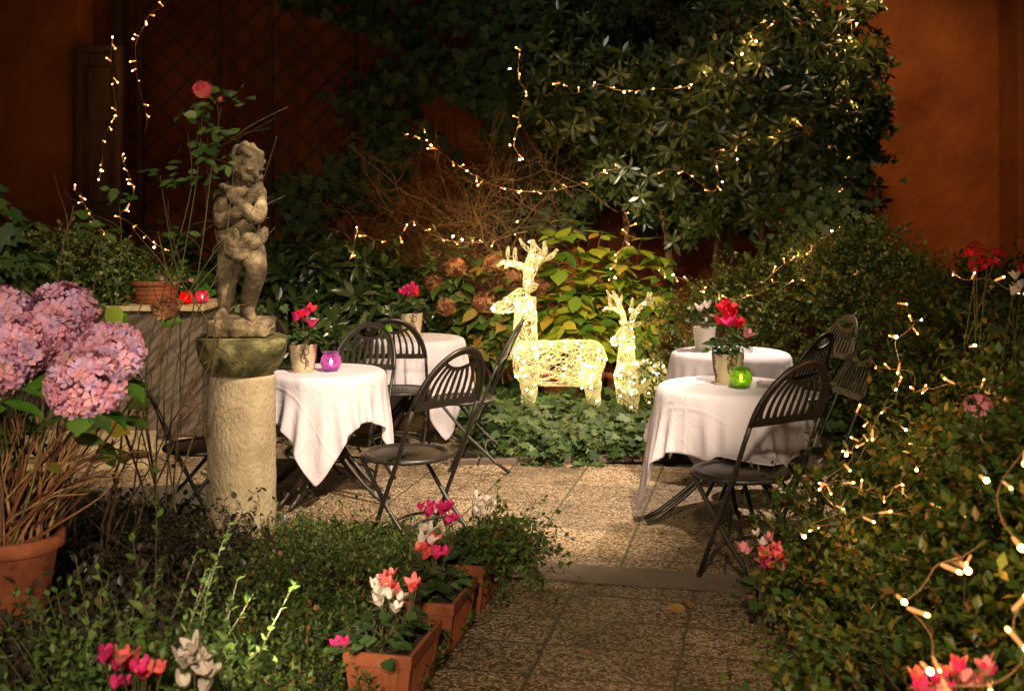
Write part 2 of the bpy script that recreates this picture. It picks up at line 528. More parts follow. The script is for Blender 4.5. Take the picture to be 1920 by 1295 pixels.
M['l_cover'] = leafy('groundcover_leaf', [(0, (0.026, 0.05, 0.014)), (0.35, (0.055, 0.09, 0.024)), (0.7, (0.095, 0.125, 0.03)), (0.93, (0.15, 0.15, 0.04)), (0.97, (0.2, 0.08, 0.025)), (1, (0.28, 0.12, 0.03))], 0.5)
M['l_cover_dark'] = leafy('plum_leaf', [(0, (0.016, 0.015, 0.010)), (0.5, (0.034, 0.026, 0.019)), (0.8, (0.055, 0.038, 0.026)), (0.93, (0.035, 0.05, 0.02)), (1, (0.11, 0.045, 0.02))], 0.42, 0.12)
M['l_hedge'] = leafy('hedge_leaf', [(0, (0.035, 0.07, 0.016)), (0.4, (0.065, 0.10, 0.022)), (0.72, (0.135, 0.14, 0.028)), (0.92, (0.26, 0.18, 0.03)), (1, (0.24, 0.10, 0.03))], 0.42, 0.35)
M['l_laurel'] = leafy('laurel_leaf', [(0, (0.02, 0.032, 0.012)), (0.5, (0.042, 0.06, 0.02)), (0.85, (0.075, 0.09, 0.03)), (1, (0.11, 0.1, 0.045))], 0.28, 0.12, 0.6)
M['l_ivy'] = leafy('ivy_leaf', [(0, (0.022, 0.042, 0.016)), (0.5, (0.045, 0.072, 0.025)), (0.85, (0.07, 0.1, 0.032)), (1, (0.12, 0.13, 0.04))], 0.5, 0.15, 0.35)
M['l_gold'] = leafy('autumn_hydrangea_leaf', [(0, (0.07, 0.13, 0.02)), (0.35, (0.14, 0.2, 0.03)), (0.6, (0.30, 0.33, 0.04)), (0.85, (0.48, 0.40, 0.045)), (1, (0.45, 0.24, 0.03))], 0.45, 0.35)
M['l_olive'] = leafy('olive_hydrangea_leaf', [(0, (0.05, 0.08, 0.02)), (0.5, (0.10, 0.13, 0.03)), (0.8, (0.2, 0.17, 0.035)), (1, (0.26, 0.13, 0.03))], 0.45, 0.3)
M['l_varieg'] = leafy('variegated_leaf', [(0, (0.05, 0.075, 0.022)), (0.4, (0.10, 0.12, 0.035)), (0.7, (0.25, 0.24, 0.09)), (1, (0.42, 0.38, 0.18))], 0.45, 0.2)
M['l_bright'] = leafy('bright_leaf', [(0, (0.035, 0.11, 0.015)), (0.6, (0.08, 0.2, 0.025)), (1, (0.15, 0.28, 0.05))], 0.4, 0.3)
M['l_rose'] = leafy('rose_leaf', [(0, (0.05, 0.09, 0.03)), (0.6, (0.10, 0.16, 0.045)), (1, (0.2, 0.24, 0.08))], 0.45, 0.3)
M['l_cyc'] = leafy('cyclamen_leaf', [(0, (0.02, 0.042, 0.016)), (0.6, (0.045, 0.075, 0.03)), (1, (0.085, 0.11, 0.055))], 0.4, 0.12)
M['p_hyd'] = leafy('hydrangea_petal', [(0, (0.60, 0.42, 0.74)), (0.25, (0.74, 0.44, 0.66)), (0.5, (0.84, 0.36, 0.52)), (0.8, (0.88, 0.42, 0.5)), (0.96, (0.64, 0.44, 0.70)), (1, (0.45, 0.25, 0.16))], 0.55, 0.25, 0.3, (1, 1, 1))
M['p_dry'] = leafy('dried_hydrangea_petal', [(0, (0.10, 0.035, 0.022)), (0.5, (0.24, 0.095, 0.045)), (1, (0.38, 0.2, 0.09))], 0.7, 0.2, 0.2, (1, 1, 1))
M['p_mag'] = leafy('magenta_petal', [(0, (0.62, 0.015, 0.13)), (1, (0.8, 0.05, 0.26))], 0.5, 0.25, 0.3, (1, 1, 1))
M['p_red'] = leafy('red_petal', [(0, (0.55, 0.006, 0.015)), (1, (0.75, 0.02, 0.05))], 0.5, 0.25, 0.3, (1, 1, 1))
M['p_coral'] = leafy('coral_petal', [(0, (0.75, 0.05, 0.06)), (0.6, (0.85, 0.13, 0.13)), (1, (0.85, 0.35, 0.3))], 0.5, 0.25, 0.3, (1, 1, 1))
M['p_white'] = leafy('white_petal', [(0, (0.7, 0.55, 0.5)), (1, (0.82, 0.74, 0.68))], 0.5, 0.25, 0.3, (1, 1, 1))
M['p_rose'] = leafy('rose_petal', [(0, (0.8, 0.05, 0.10)), (0.6, (0.85, 0.12, 0.16)), (1, (0.85, 0.3, 0.14))], 0.5, 0.25, 0.3, (1, 1, 1))
M['p_pink'] = leafy('pink_petal', [(0, (0.78, 0.16, 0.28)), (1, (0.85, 0.4, 0.45))], 0.5, 0.25, 0.3, (1, 1, 1))
M['l_dead'] = leafy('fallen_leaf', [(0, (0.2, 0.1, 0.035)), (1, (0.36, 0.2, 0.07))], 0.7, 0.15)


def wire_mat():
    m, nt, b = new_mat('lit_acrylic_strand')
    b.inputs['Base Color'].default_value = (0.8, 0.72, 0.43, 1)
    b.inputs['Roughness'].default_value = 0.3
    b.inputs['Emission Color'].default_value = (1.0, 0.80, 0.34, 1)
    b.inputs['Emission Strength'].default_value = 0.015
    return m


M['wire'] = wire_mat()
M['deer_bulb'] = emit('figure_bulb', (1.0, 0.80, 0.42), 40)

# ------------------------------------------------------------------ foliage generators
def unit(a):
    return a / np.maximum(np.linalg.norm(a, axis=-1, keepdims=True), 1e-9)


def lump(p, s, seed=0):
    """cheap smooth 3-D noise in about -1..1"""
    r = np.random.default_rng(seed)
    out = np.zeros(len(p))
    for o in range(5):
        k = unit(r.normal(size=3)) * s * (1.0 + 0.45 * o)
        out += np.sin(p @ k + r.uniform(0, 6.28)) * (0.8 ** o)
    return out / 2.2


# leaf shapes: x across, y along (tip at y=1), z up; all triangles
def tm(V, T): return np.array(V, float), np.array(T, int)


OVAL = tm([(0, 0, 0), (-.24, .28, .05), (0, .3, -.03), (.24, .28, .05), (-.27, .6, .04), (0, .62, -.04), (.27, .6, .04), (0, 1, -.1)],
          [(0, 2, 1), (0, 3, 2), (1, 2, 5), (1, 5, 4), (2, 3, 6), (2, 6, 5), (4, 5, 7), (5, 6, 7)])
def blade(rows, tip, fold=.05):
    V, T = [(0, 0, 0)], []
    for y, w, z in rows: V += [(-w, y, z + fold), (-w * .5, y, z + fold * .1), (0, y + .02, z - fold * .45), (w * .5, y, z + fold * .1), (w, y, z + fold)]
    V.append(tip)
    n = len(rows)
    for j in range(4): T.append((0, 2 + j, 1 + j))
    for i in range(n - 1):
        a = 1 + 5 * i
        for j in range(4): T += [(a + j, a + j + 1, a + j + 6), (a + j, a + j + 6, a + j + 5)]
    a = 1 + 5 * (n - 1)
    for j in range(4): T.append((a + j, a + j + 1, len(V) - 1))
    return tm(V, T)


BROAD = blade([(.07, .19, .0), (.2, .31, .01), (.4, .37, .0), (.6, .32, -.03), (.78, .2, -.09), (.9, .09, -.15)], (0, 1.02, -.22))
PETAL = blade([(.12, .3, .0), (.35, .5, .03), (.6, .56, .10), (.82, .46, .2), (.97, .24, .3)], (0, 1.02, .32), .12)
NARROW = tm([(0, 0, 0), (-.14, .35, .03), (0, .38, -.02), (.14, .35, .03), (-.15, .65, .02), (0, .68, -.05), (.15, .65, .02), (0, 1, -.14)],
            [(0, 2, 1), (0, 3, 2), (1, 2, 5), (1, 5, 4), (2, 3, 6), (2, 6, 5), (4, 5, 7), (5, 6, 7)])
SMALL = tm([(0, 0, 0), (-.28, .45, .07), (.28, .45, .07), (0, 1, -.05), (0, .5, -.03)], [(0, 4, 1), (0, 2, 4), (1, 4, 3), (4, 2, 3)])
IVY = tm([(0, .12, 0), (-.22, -.05, .02), (-.5, .22, -.02), (-.3, .42, .03), (-.36, .72, -.03), (-.13, .66, .03), (0, 1.02, -.08), (.13, .66, .03),
          (.36, .72, -.03), (.3, .42, .03), (.5, .22, -.02), (.22, -.05, .02), (0, .45, -.04)],
         [(0, 12, 1), (1, 12, 2), (2, 12, 3), (3, 12, 4), (4, 12, 5), (5, 12, 6), (6, 12, 7), (7, 12, 8), (8, 12, 9), (9, 12, 10), (10, 12, 11), (11, 12, 0)])
HEART = tm([(0, .08, 0), (-.2, -.04, .05), (-.42, .16, .06), (-.36, .5, .03), (0, .95, -.08), (.36, .5, .03), (.42, .16, .06), (.2, -.04, .05), (0, .4, -.05)],
           [(0, 8, 1), (1, 8, 2), (2, 8, 3), (3, 8, 4), (4, 8, 5), (5, 8, 6), (6, 8, 7), (7, 8, 0)])
FLORET = tm(sum([[(math.cos(a) * .03, math.sin(a) * .03, 0)] + [(math.cos(a + d) * r, math.sin(a + d) * r, z) for d, r, z in
            ((-.62, .34, .05), (-.34, .52, .14), (0, .5, .09), (.34, .52, .14), (.62, .34, .05))] for a in (0, 1.571, 3.142, 4.712)], []),
            sum([[(6 * q, 6 * q + i, 6 * q + i + 1) for i in range(1, 5)] for q in range(4)], []) + [(0, 6, 12), (0, 12, 18)])


def leaves(name, shape, pos, ydir, nrm, size, mats, parent=None, mi=None, jit=0.12, rng=None):
    """one mesh of many leaves"""
    tv, tf = shape
    rng = rng or np.random.default_rng(len(pos))
    n = len(pos)
    y = unit(ydir)
    z = unit(nrm - y * np.sum(nrm * y, 1, keepdims=True))
    x = np.cross(y, z)
    size = np.broadcast_to(np.asarray(size, float), (n,)) * (1 + rng.uniform(-2 * jit, jit, n))
    wid = 1 + rng.uniform(-.2, .2, n)
    curl = rng.uniform(-.4, 1.6, n)
    V = (pos[:, None, :] + size[:, None, None] * (x[:, None, :] * (tv[None, :, 0:1] * wid[:, None, None]) + y[:, None, :] * tv[None, :, 1:2]
         + z[:, None, :] * (tv[None, :, 2:3] * curl[:, None, None])))
    T = tf[None] + (np.arange(n) * len(tv))[:, None, None]
    m = None if mi is None else np.repeat(mi, len(tf))
    return link(name, np_mesh(name, V.reshape(-1, 3), T.reshape(-1, 3), m), mats, parent, len(tv) > 15 and shape is not FLORET)


def tubes(name, paths, r, mats, parent=None, sides=3, smooth=True):
    """one mesh of many tubes; paths (N,k,3), r (N,k) or scalar"""
    paths = np.asarray(paths, float)
    N, k, _ = paths.shape
    r = np.broadcast_to(np.asarray(r, float), (N, k))
    t = unit(np.gradient(paths, axis=1))
    mt = unit(paths[:, -1] - paths[:, 0])
    ref = np.where(np.abs(mt[:, 2:3]) < .8, np.array([[0, 0, 1.0]]), np.array([[1.0, .3, 0]]))
    ref = np.broadcast_to(ref[:, None, :], paths.shape)
    u = unit(np.cross(t, ref))
    w = np.cross(t, u)
    a = np.arange(sides) * 2 * math.pi / sides
    V = paths[:, :, None, :] + r[:, :, None, None] * (u[:, :, None, :] * np.cos(a)[None, None, :, None] + w[:, :, None, :] * np.sin(a)[None, None, :, None])
    i, j = np.meshgrid(np.arange(k - 1), np.arange(sides), indexing='ij')
    j2 = (j + 1) % sides
    f = np.stack([i * sides + j, i * sides + j2, (i + 1) * sides + j2, (i + 1) * sides + j], -1).reshape(-1, 4)
    Fs = f[None] + (np.arange(N) * k * sides)[:, None, None]
    return link(name, np_mesh(name, V.reshape(-1, 3), Fs.reshape(-1, 4)), mats, parent, smooth)


def curve_paths(rng, base, d, L, k=6, bend=0.35, droop=0.0, wob=0.0):
    """curved stems from base along d with length L"""
    N = len(base)
    t = np.linspace(0, 1, k)[None, :, None]
    b = rng.normal(size=(N, 3)) * bend
    b[:, 2] -= droop
    P_ = base[:, None, :] + L[:, None, None] * (unit(d)[:, None, :] * t + b[:, None, :] * t * t * 0.5)
    if wob: P_ += np.cumsum(rng.normal(size=(N, k, 3)), 1) * wob * (t > 0)
    return P_


def on_paths(paths, ts):
    """positions and tangents on paths at parameters ts (N,m)"""
    N, k, _ = paths.shape
    f = np.clip(ts, 0, .9999) * (k - 1)
    i = f.astype(int)
    w = (f - i)[..., None]
    ar = np.arange(N)[:, None]
    p = paths[ar, i] * (1 - w) + paths[ar, i + 1] * w
    return p, unit(paths[ar, i + 1] - paths[ar, i])


def sprig_leaves(rng, paths, m, t0=0.15, elev=0.8, up=0.6):
    """alternate leaves along stems -> pos, dir, normal (flattened)"""
    N = len(paths)
    ts = np.linspace(t0, 1, m)[None] + rng.uniform(-.04, .04, (N, m))
    p, t = on_paths(paths, ts)
    az = np.arange(m)[None] * 2.4 + rng.uniform(0, 6.28, (N, 1)) + rng.normal(size=(N, m)) * .35
    ref = np.where(np.abs(t[..., 2:3]) < .9, np.array([0, 0, 1.0]), np.array([1.0, 0, 0]))
    u = unit(np.cross(t, ref))
    w = np.cross(t, u)
    rad = u * np.cos(az)[..., None] + w * np.sin(az)[..., None]
    d = unit(rad * elev + t * (1 - elev * .5))
    n = unit(t * .8 + np.array([0, 0, up]) + rng.normal(size=p.shape) * .25)
    return p.reshape(-1, 3), d.reshape(-1, 3), n.reshape(-1, 3)


def blob_points(rng, ells, n, lo=.72, hi=1.04, gap=.35, gs=3.0, seed=1, front=0.0, zmin=0.02):
    """points in the outer shell of a union of ellipsoids, thinned by noise; returns pos, outward"""
    w = np.array([(e[3] * e[4] + e[4] * e[5] + e[3] * e[5]) for e in ells])
    w = w / w.sum()
    P_, N_ = [], []
    got = 0
    while got < n:
        m = n * 2
        k = rng.choice(len(ells), m, p=w)
        E = np.array(ells)[k]
        d = unit(rng.normal(size=(m, 3)))
        rr = lo + (hi - lo) * rng.uniform(0, 1, m) ** .7
        r = E[:, 3:6]
        p = E[:, :3] + d * r * rr[:, None]
        nn = unit(d / r)
        keep = (lump(p, gs, seed) > -1 + gap * 1.6 - rng.uniform(0, .5, m)) & (p[:, 2] > zmin)
        for e in ells:                                     # drop points buried in another ellipsoid
            e = np.array(e)
            q = np.sum(((p - e[:3]) / e[3:6]) ** 2, 1)
            keep &= q > (lo - .12) ** 2
        if front: keep &= (nn[:, 1] < front) | (rng.uniform(0, 1, m) < .12)
        P_.append(p[keep]); N_.append(nn[keep]); got += int(keep.sum())
        if len(P_) > 60: break
    p, q = np.concatenate(P_)[:n], np.concatenate(N_)[:n]
    p = p + q * lump(p, gs * 1.7, seed + 5)[:, None] * .06
    return p, q


def sprig_shrub(t, rng, ells, n_sprig, m, leaf, mats, L=(.12, .26), shape=SMALL, gap=.35, gs=4.0, seed=1, mi_fn=None, stem='dark_stem', front=.5, up=.6, r0=.0016, lo=.6, hi=.98):
    """a shrub as many leafy shoots growing outward from its mass"""
    p, q = blob_points(rng, ells, n_sprig, lo, hi, gap, gs, seed, front)
    d = unit(q + np.array([0, 0, up]) + rng.normal(size=q.shape) * .45)
    ln = rng.uniform(*L, len(p))
    paths = curve_paths(rng, p - d * (ln * .35)[:, None], d, ln, 4, .5, .25)
    a, b, c = sprig_leaves(rng, paths, m)
    mi = None
    if mi_fn is not None: mi = np.repeat(mi_fn(p, rng), m)
    leaves('foliage', shape, a, b, c, leaf, mats, t, mi)
    r = np.broadcast_to(np.linspace(1, .45, 4)[None], (len(p), 4)) * r0
    tubes('stems', paths, r, [M[stem]], t)


def main_stems(t, rng, base, targets, r0, mat, name='branches', k=9, wob=.012, sides=5):
    base = np.broadcast_to(np.asarray(base, float), (len(targets), 3)) if np.ndim(base) == 1 else np.asarray(base, float)
    tg = np.asarray(targets, float)
    s = np.linspace(0, 1, k)[None, :, None]
    mid = base + (tg - base) * .5 + np.array([0, 0, .12]) + rng.normal(size=tg.shape) * .06
    P_ = (1 - s) ** 2 * base[:, None] + 2 * s * (1 - s) * mid[:, None] + s * s * tg[:, None]
    P_ += np.cumsum(rng.normal(size=P_.shape), 1) * wob
    r = np.linspace(1, .25, k)[None] * np.broadcast_to(np.asarray(r0), (len(tg),))[:, None]
    return tubes(name, P_, r, [mat], t, sides), P_


def rosettes(rng, pos, axis, k, elev=.45, shift=.0):
    """whorls of k leaves round an axis -> pos, dir, normal"""
    n = len(pos)
    ref = np.where(np.abs(axis[:, 2:3]) < .9, np.array([[0, 0, 1.0]]), np.array([[1.0, 0, 0]]))
    u = unit(np.cross(axis, ref)); w = np.cross(axis, u)
    az = np.arange(k)[None] * (2 * math.pi / k) + rng.uniform(0, 6.28, (n, 1)) + rng.normal(size=(n, k)) * .22
    rad = u[:, None] * np.cos(az)[..., None] + w[:, None] * np.sin(az)[..., None]
    el = elev + rng.normal(size=(n, k, 1)) * .28
    d = rad * np.cos(el) + axis[:, None] * np.sin(el)
    nr = axis[:, None] * np.cos(el) - rad * np.sin(el) + rng.normal(size=rad.shape) * .12
    p = np.broadcast_to(pos[:, None], rad.shape) + rad * shift + rng.normal(size=rad.shape) * .004
    return p.reshape(-1, 3), d.reshape(-1, 3), nr.reshape(-1, 3)


# ------------------------------------------------------------------ flowers
def cyclamen_flower_mesh(name, rng, s=.04):
    """five upswept petals on a nodding head"""
    V, T = [], []
    for q in range(5):
        a = q * 1.2566 + rng.uniform(-.2, .2)
        ca, sa = math.cos(a), math.sin(a)
        lean = rng.uniform(.5, 1.15)
        b = len(V)
        rows = ((0.0, .10, 0), (.18, .2, .06), (.5, .33, .16), (.8, .32, .30), (1.0, .12, .42))
        for h, wd, out in rows:
            for sx in (-1, 1):
                o = .10 + out * lean * 1.9
                tw = sx * wd * (1.0 if h < .8 else .8)
                V.append(((ca * o - sa * tw) * s, (sa * o + ca * tw) * s, (h + (.06 if sx > 0 else 0)) * s))
        for i in range(4):
            T += [(b + 2 * i, b + 2 * i + 1, b + 2 * i + 3), (b + 2 * i, b + 2 * i + 3, b + 2 * i + 2)]
    return np_mesh(name, np.array(V), np.array(T))


def geranium_flower_mesh(name, rng, s=.05, n=26):
    """a round truss of many small petals"""
    d = unit(rng.normal(size=(n, 3)) + np.array([0, -.2, .5]))
    pos = d * s * np.array([1, 1, .8])
    tv, tf = FLORET
    z = d; y = unit(np.cross(z, rng.normal(size=(n, 3)))); x = np.cross(y, z)
    sz = s * .62
    V = pos[:, None] + sz * (x[:, None] * tv[None, :, 0:1] + y[:, None] * tv[None, :, 1:2] + z[:, None] * tv[None, :, 2:3])
    T = tf[None] + (np.arange(n) * len(tv))[:, None, None]
    return np_mesh(name, V.reshape(-1, 3), T.reshape(-1, 3))


FLOWER_CACHE = {}


def flower(kind, mat, parent, loc, s, rng, name='flower', tilt=.5):
    """a flower as a child part; meshes are shared between flowers of one kind and colour"""
    key = (kind, mat, int(rng.integers(0, 3)))
    if key not in FLOWER_CACHE:
        f = geranium_flower_mesh if kind == 'truss' else cyclamen_flower_mesh
        me = f(name, rng, 1.0)
        me.materials.append(M[mat])
        FLOWER_CACHE[key] = me
    o = bpy.data.objects.new(name, FLOWER_CACHE[key])
    COL.objects.link(o)
    o.parent = parent
    o.location = loc
    o.scale = (s, s, s)
    o.rotation_euler = (rng.uniform(-tilt, tilt), rng.uniform(-tilt, tilt), rng.uniform(0, 6.28))
    return o


def cyclamen(t, rng, c, rad, h, n_leaf, flowers, leaf=.05, top=.16, fs=.035, kind='cyc', dome=.06):
    """heart leaves in a dome over c, flowers ((dx,dy,dz,mat) or count) on stalks; parts of t"""
    a = rng.uniform(0, 6.28, n_leaf)
    r = rad * np.sqrt(rng.uniform(0, 1, n_leaf))
    pos = np.stack([c[0] + r * np.cos(a), c[1] + r * np.sin(a), c[2] + h + dome * (1 - (r / rad) ** 2) + rng.uniform(-.02, .02, n_leaf)], 1)
    d = np.stack([np.cos(a), np.sin(a), rng.uniform(-.5, .15, n_leaf)], 1)
    nrm = np.stack([np.cos(a) * .6, np.sin(a) * .6, np.ones(n_leaf)], 1) + rng.normal(size=(n_leaf, 3)) * .25
    leaves('foliage', HEART, pos, d, nrm, leaf, [M['l_cyc']], t, rng=rng)
    base = np.tile(np.array([c[0], c[1], c[2]]), (n_leaf, 1)) + rng.normal(size=(n_leaf, 3)) * np.array([rad * .2, rad * .2, 0])
    stems = [np.linspace(b, p, 4) for b, p in zip(base, pos)]
    for f in flowers:
        p = np.array([c[0] + f[0], c[1] + f[1], c[2] + f[2]])
        b = np.array([c[0] + f[0] * .3, c[1] + f[1] * .3, c[2]])
        stems.append(np.linspace(b, p, 4) + np.array([[0, 0, 0], [.004, 0, 0], [.006, .003, 0], [0, 0, 0]]))
        flower(kind, f[3], t, tuple(p), fs * rng.uniform(.85, 1.15), rng)
    tubes('stems', np.array(stems), .0016, [M['green_stem']], t)


def hydrangea_head(t, rng, c, r, n, mat, fl, name='flower_head', sq=.85):
    d = unit(rng.normal(size=(n, 3)))
    # even the spread a little
    for _ in range(6):
        dd = d[:, None] - d[None]
        q = np.sum(dd ** 2, -1) + np.eye(n) * 9
        d = unit(d + np.sum(dd / (q ** 1.5)[..., None] * (q < .25)[..., None], 1) * .004)
    pos = np.array(c) + d * r * np.array([1, 1, sq]) * (1 + rng.normal(size=(n, 1)) * .045)
    nr = unit(d + rng.normal(size=d.shape) * .35)
    y = np.cross(nr, rng.normal(size=(n, 3)))
    return leaves(name, FLORET, pos, y, nr, fl, [M[mat]], t, rng=rng)


# ------------------------------------------------------------------ string lights
def bulb_mesh(bright):
    b = MB()
    b.lathe([(.0, 0), (.004, .001), (.0055, .012), (.0052, .03), (.0055, .044)], n=6, mat=0)
    k = 1.3 if bright else 1.0
    b.ball((0, 0, .050), (.0058 * k, .0058 * k, .0085 * k), 8, 1)
    me = b.mesh('bulb')
    me.materials.append(M['bulb_body'])
    me.materials.append(M['bulb_star'] if bright else M['bulb_tip'])
    return me


BULB = {0: bulb_mesh(0), 1: bulb_mesh(1)}


def string_lights(label, pts, seed, stars=(), step=.13, size=1.0, dens=1.0, jitter=.035, group='strings of small warm lights in the garden', cord_r=.0024):
    """pts: list of (photo x, photo y, distance); bulbs hang off a thin cord"""
    rng = np.random.default_rng(seed)
    W = [P(*p) for p in pts]
    o = thing('string_lights', label, 'string lights', W[0], 0, group)
    loc = [w - W[0] for w in W]
    # resample with slight waver
    path, bulbs = [], []
    for a, b in zip(loc[:-1], loc[1:]):
        n = max(2, int((b - a).length / .035))
        for i in range(n):
            path.append(a.lerp(b, i / n))
    path.append(loc[-1])
    sm = np.array([tuple(p) for p in path])
    for _ in range(3):
        sm[1:-1] = sm[1:-1] * .5 + (sm[:-2] + sm[2:]) * .25
    sm += np.cumsum(rng.normal(size=sm.shape), 0) * .0018
    tubes('cord', sm[None], cord_r * size * (1 if W[0].y > 4 else .7), [M['cord']], o, 5)
    s = np.concatenate([[0], np.cumsum(np.linalg.norm(np.diff(sm, axis=0), axis=1))])
    starpts = [np.array(P(*p) - W[0]) for p in stars]
    step *= 1.0 if W[0].y > 6 else 1.35
    at = np.arange(step * .3, s[-1], step)
    at = at + rng.uniform(-.4, .4, len(at)) * step
    spots = [(np.array([np.interp(q, s, sm[:, k]) for k in range(3)]), 0) for q in at if 0 <= q <= s[-1] and rng.uniform() < dens]
    for p in starpts: spots.append((p, 1))
    spots = spots[-100:]
    for p, star in spots:
        b = bpy.data.objects.new('bulb', BULB[star])
        COL.objects.link(b)
        b.parent = o
        b.location = tuple(p + (rng.normal(size=3) * .004))
        d = Vector(rng.normal(size=3) + np.array([0, -.25, -.1]))
        if star: d = Vector((rng.normal() * .25, -1, rng.normal() * .25))
        b.rotation_euler = d.to_track_quat('Z', 'Y').to_euler()
        q = size * rng.uniform(.65, 1.15)
        b.scale = (q, q, q)
        if star or rng.uniform() < .3:                  # the bulb's own light on its surroundings
            l = bpy.data.lights.new('bulb_light', 'POINT')
            l.energy, l.color, l.shadow_soft_size = (1.1 if star else .5) * size * size * (.35 if W[0].x < -2 else 1), (1, .52, .15), .012
            lo = bpy.data.objects.new('bulb_light', l)
            COL.objects.link(lo)
            lo.location = W[0] + Vector(p) + d.normalized() * (.085 * q)
    return o

# ------------------------------------------------------------------ setting: ground, paving, steps, walls
GA = math.radians(12.5)                     # the paving grid is turned this much from the view
gd = Vector((math.sin(GA), math.cos(GA), 0))   # along the path
gn = Vector((math.cos(GA), -math.sin(GA), 0))  # across it


def sheet(name, pts, z, mat, rot=0.0, origin=(0, 0)):
    b = MB()
    R = Matrix.Rotation(-rot, 3, 'Z')
    V = [R @ (Vector((x, y, 0)) - Vector((*origin, 0))) for x, y in pts]
    b.add(V, [tuple(range(len(V)))])
    o = b.build(name, [mat])
    o.location = (*origin, z)
    o.rotation_euler = (0, 0, rot)
    tag(o, kind='structure')
    return o


def gp(a, c, o=(-.275, 4.015)):
    """point a metres along the path and c metres across from its left edge"""
    return (o[0] + gd.x * a + gn.x * c, o[1] + gd.y * a + gn.y * c)


sheet('ground', [(-30, -10), (30, -10), (30, 40), (-30, 40)], -.03, M['soil'])
sheet('garden_path', [gp(-5, -.1), gp(-5, 2.2), gp(1.33, 2.2), gp(1.33, -.1)], 0, M['path'], -GA, (-.275, 4.015))
sheet('patio', [gp(1.54, -7), gp(1.54, 2.6), gp(3.8, 2.6), gp(3.8, -.28), gp(6.2, -.28), gp(6.2, -7)], 0, M['patio'], -GA, (-.275, 4.015))
sheet('stone_strip', [gp(1.30, -.4), gp(1.30, 2.6), gp(1.56, 2.6), gp(1.56, -.4)], .004, M['strip'], -GA, (-.275, 4.015))


def wallbox(name, label, cat, x0, x1, y0, y1, z0, z1, mat, kind=None):
    b = MB()
    b.box(((x0 + x1) / 2, (y0 + y1) / 2, (z1 - z0) / 2), (x1 - x0, y1 - y0, z1 - z0))
    o = b.build(name, [mat], None, False, .01)
    o.location = (0, 0, z0)
    return tag(o, label, cat)


wallbox('back_wall', 'ochre orange plaster wall behind the trees at the back of the garden', 'wall', -7.5, 9.0, 12.0, 12.3, -.05, 6.5, M['wall'])
wallbox('projecting_wall', 'ochre wall that stands forward at the left edge with mottled plaster', 'wall', -7.4, -4.04, 10.9, 11.98, -.05, 6.5, M['wall'])
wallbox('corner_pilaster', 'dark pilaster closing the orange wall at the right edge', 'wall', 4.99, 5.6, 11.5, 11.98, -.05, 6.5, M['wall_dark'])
# dark door added to give the recess its darkness; timber posts on the left
d = thing('recess_filler', 'tall dark timber door added to fill the dark recess beside the projecting wall', 'door', (-3.94, 10.83, 0))
b = MB(); b.box((.12, .02, 1.57), (.30, .06, 3.14)); door_leaf = b.build('leaf', [M['timber']], d, False, .006)
b = MB()
for z in (.5, 1.25, 2.0, 2.75): b.box((.12, -.02, z), (.2, .03, .5))
b.build('panel', [M['timber']], door_leaf, False, .008)
b = MB(); b.box((-.06, 0, 1.6), (.06, .1, 3.2)); b.box((.30, 0, 1.6), (.06, .1, 3.2)); b.box((.12, 0, 3.17), (.30, .1, .06)); b.build('frame', [M['timber']], d, False, .006)
for px, Y, w, lab in ((222, 11.2, .07, 'slim dark timber post carrying a hanging string of lights'), (262, 11.5, .06, 'thin dark timber post just right of the slim one')):
    t = thing('timber_post', lab, 'post', (P(px, 0, Y).x, Y, 0), 0, 'dark timber posts by the left wall')
    b = MB(); b.box((0, 0, 2.3), (w, w, 4.6)); b.build('shaft', [M['timber']], t, False, .008)
    b = MB(); b.box((0, 0, 4.63), (w * 1.4, w * 1.4, .06)); b.build('cap', [M['timber']], t, False, .006)

# trellis
t = thing('trellis', 'dark diamond lattice trellis fixed to the orange wall on tall posts', 'trellis', (P(430, 0, 11.7).x, 11.75, 0))
x0, x1, z0, z1 = -1.05, 1.25, .15, 4.1
b = MB()
sp = .2
k = -30
for s in (1, -1):
    for i in range(-25, 26):
        c = i * sp * 1.414
        # line z = s*x + c inside the rectangle
        pts = []
        for x in (x0, x1):
            z = s * x + c + 2
            if z0 <= z <= z1: pts.append((x, z))
        for z in (z0, z1):
            x = (z - 2 - c) / s
            if x0 < x < x1: pts.append((x, z))
        if len(pts) >= 2:
            (xa, za), (xb, zb) = pts[0], pts[1]
            L = math.hypot(xb - xa, zb - za)
            if L > .05:
                b.box(((xa + xb) / 2, .012 * s, (za + zb) / 2), (L, .01, .022), Matrix.Rotation(-math.atan2(zb - za, xb - xa), 3, 'Y'))
b.build('lattice', [M['timber']], t)
for x in (x0, -.12, .40, x1):
    b = MB(); b.box((x, .0, 2.15), (.05, .05, 4.3)); b.build('upright', [M['timber']], t, False, .005)

# stone steps and the marble-clad plinth at the left
t = thing('stone_steps', 'pale sandstone step in front of the marble planter wall', 'steps', (-2.6, 7.55, 0))
b = MB()
RZ = Matrix.Rotation(math.radians(14), 3, 'Z')
b.box(RZ @ Vector((-.6, .55, .14)), (1.75, 1.3, .05), RZ)
b.build('tread', [M['step']], t, False, .008)
b = MB(); b.box(RZ @ Vector((-.6, .57, .055)), (1.68, 1.22, .12), RZ); b.build('riser', [M['step']], t, False, .006)
t = thing('marble_planter_wall', 'waist high planter wall clad in streaked grey brown marble', 'planter wall', (-2.28, 8.0, 0))
b = MB(); b.box((-1.25, .33, .55), (2.5, .66, .86)); b.build('front_cladding', [M['marble']], t, False, .004)
b = MB(); b.box((.075, .33, .55), (.145, .60, .86)); b.build('end_slab', [M['marble']], t, False, .004)
b = MB(); b.box((-1.2, .33, 1.0), (2.76, .74, .035)); b.build('coping', [M['step']], t, False, .006)
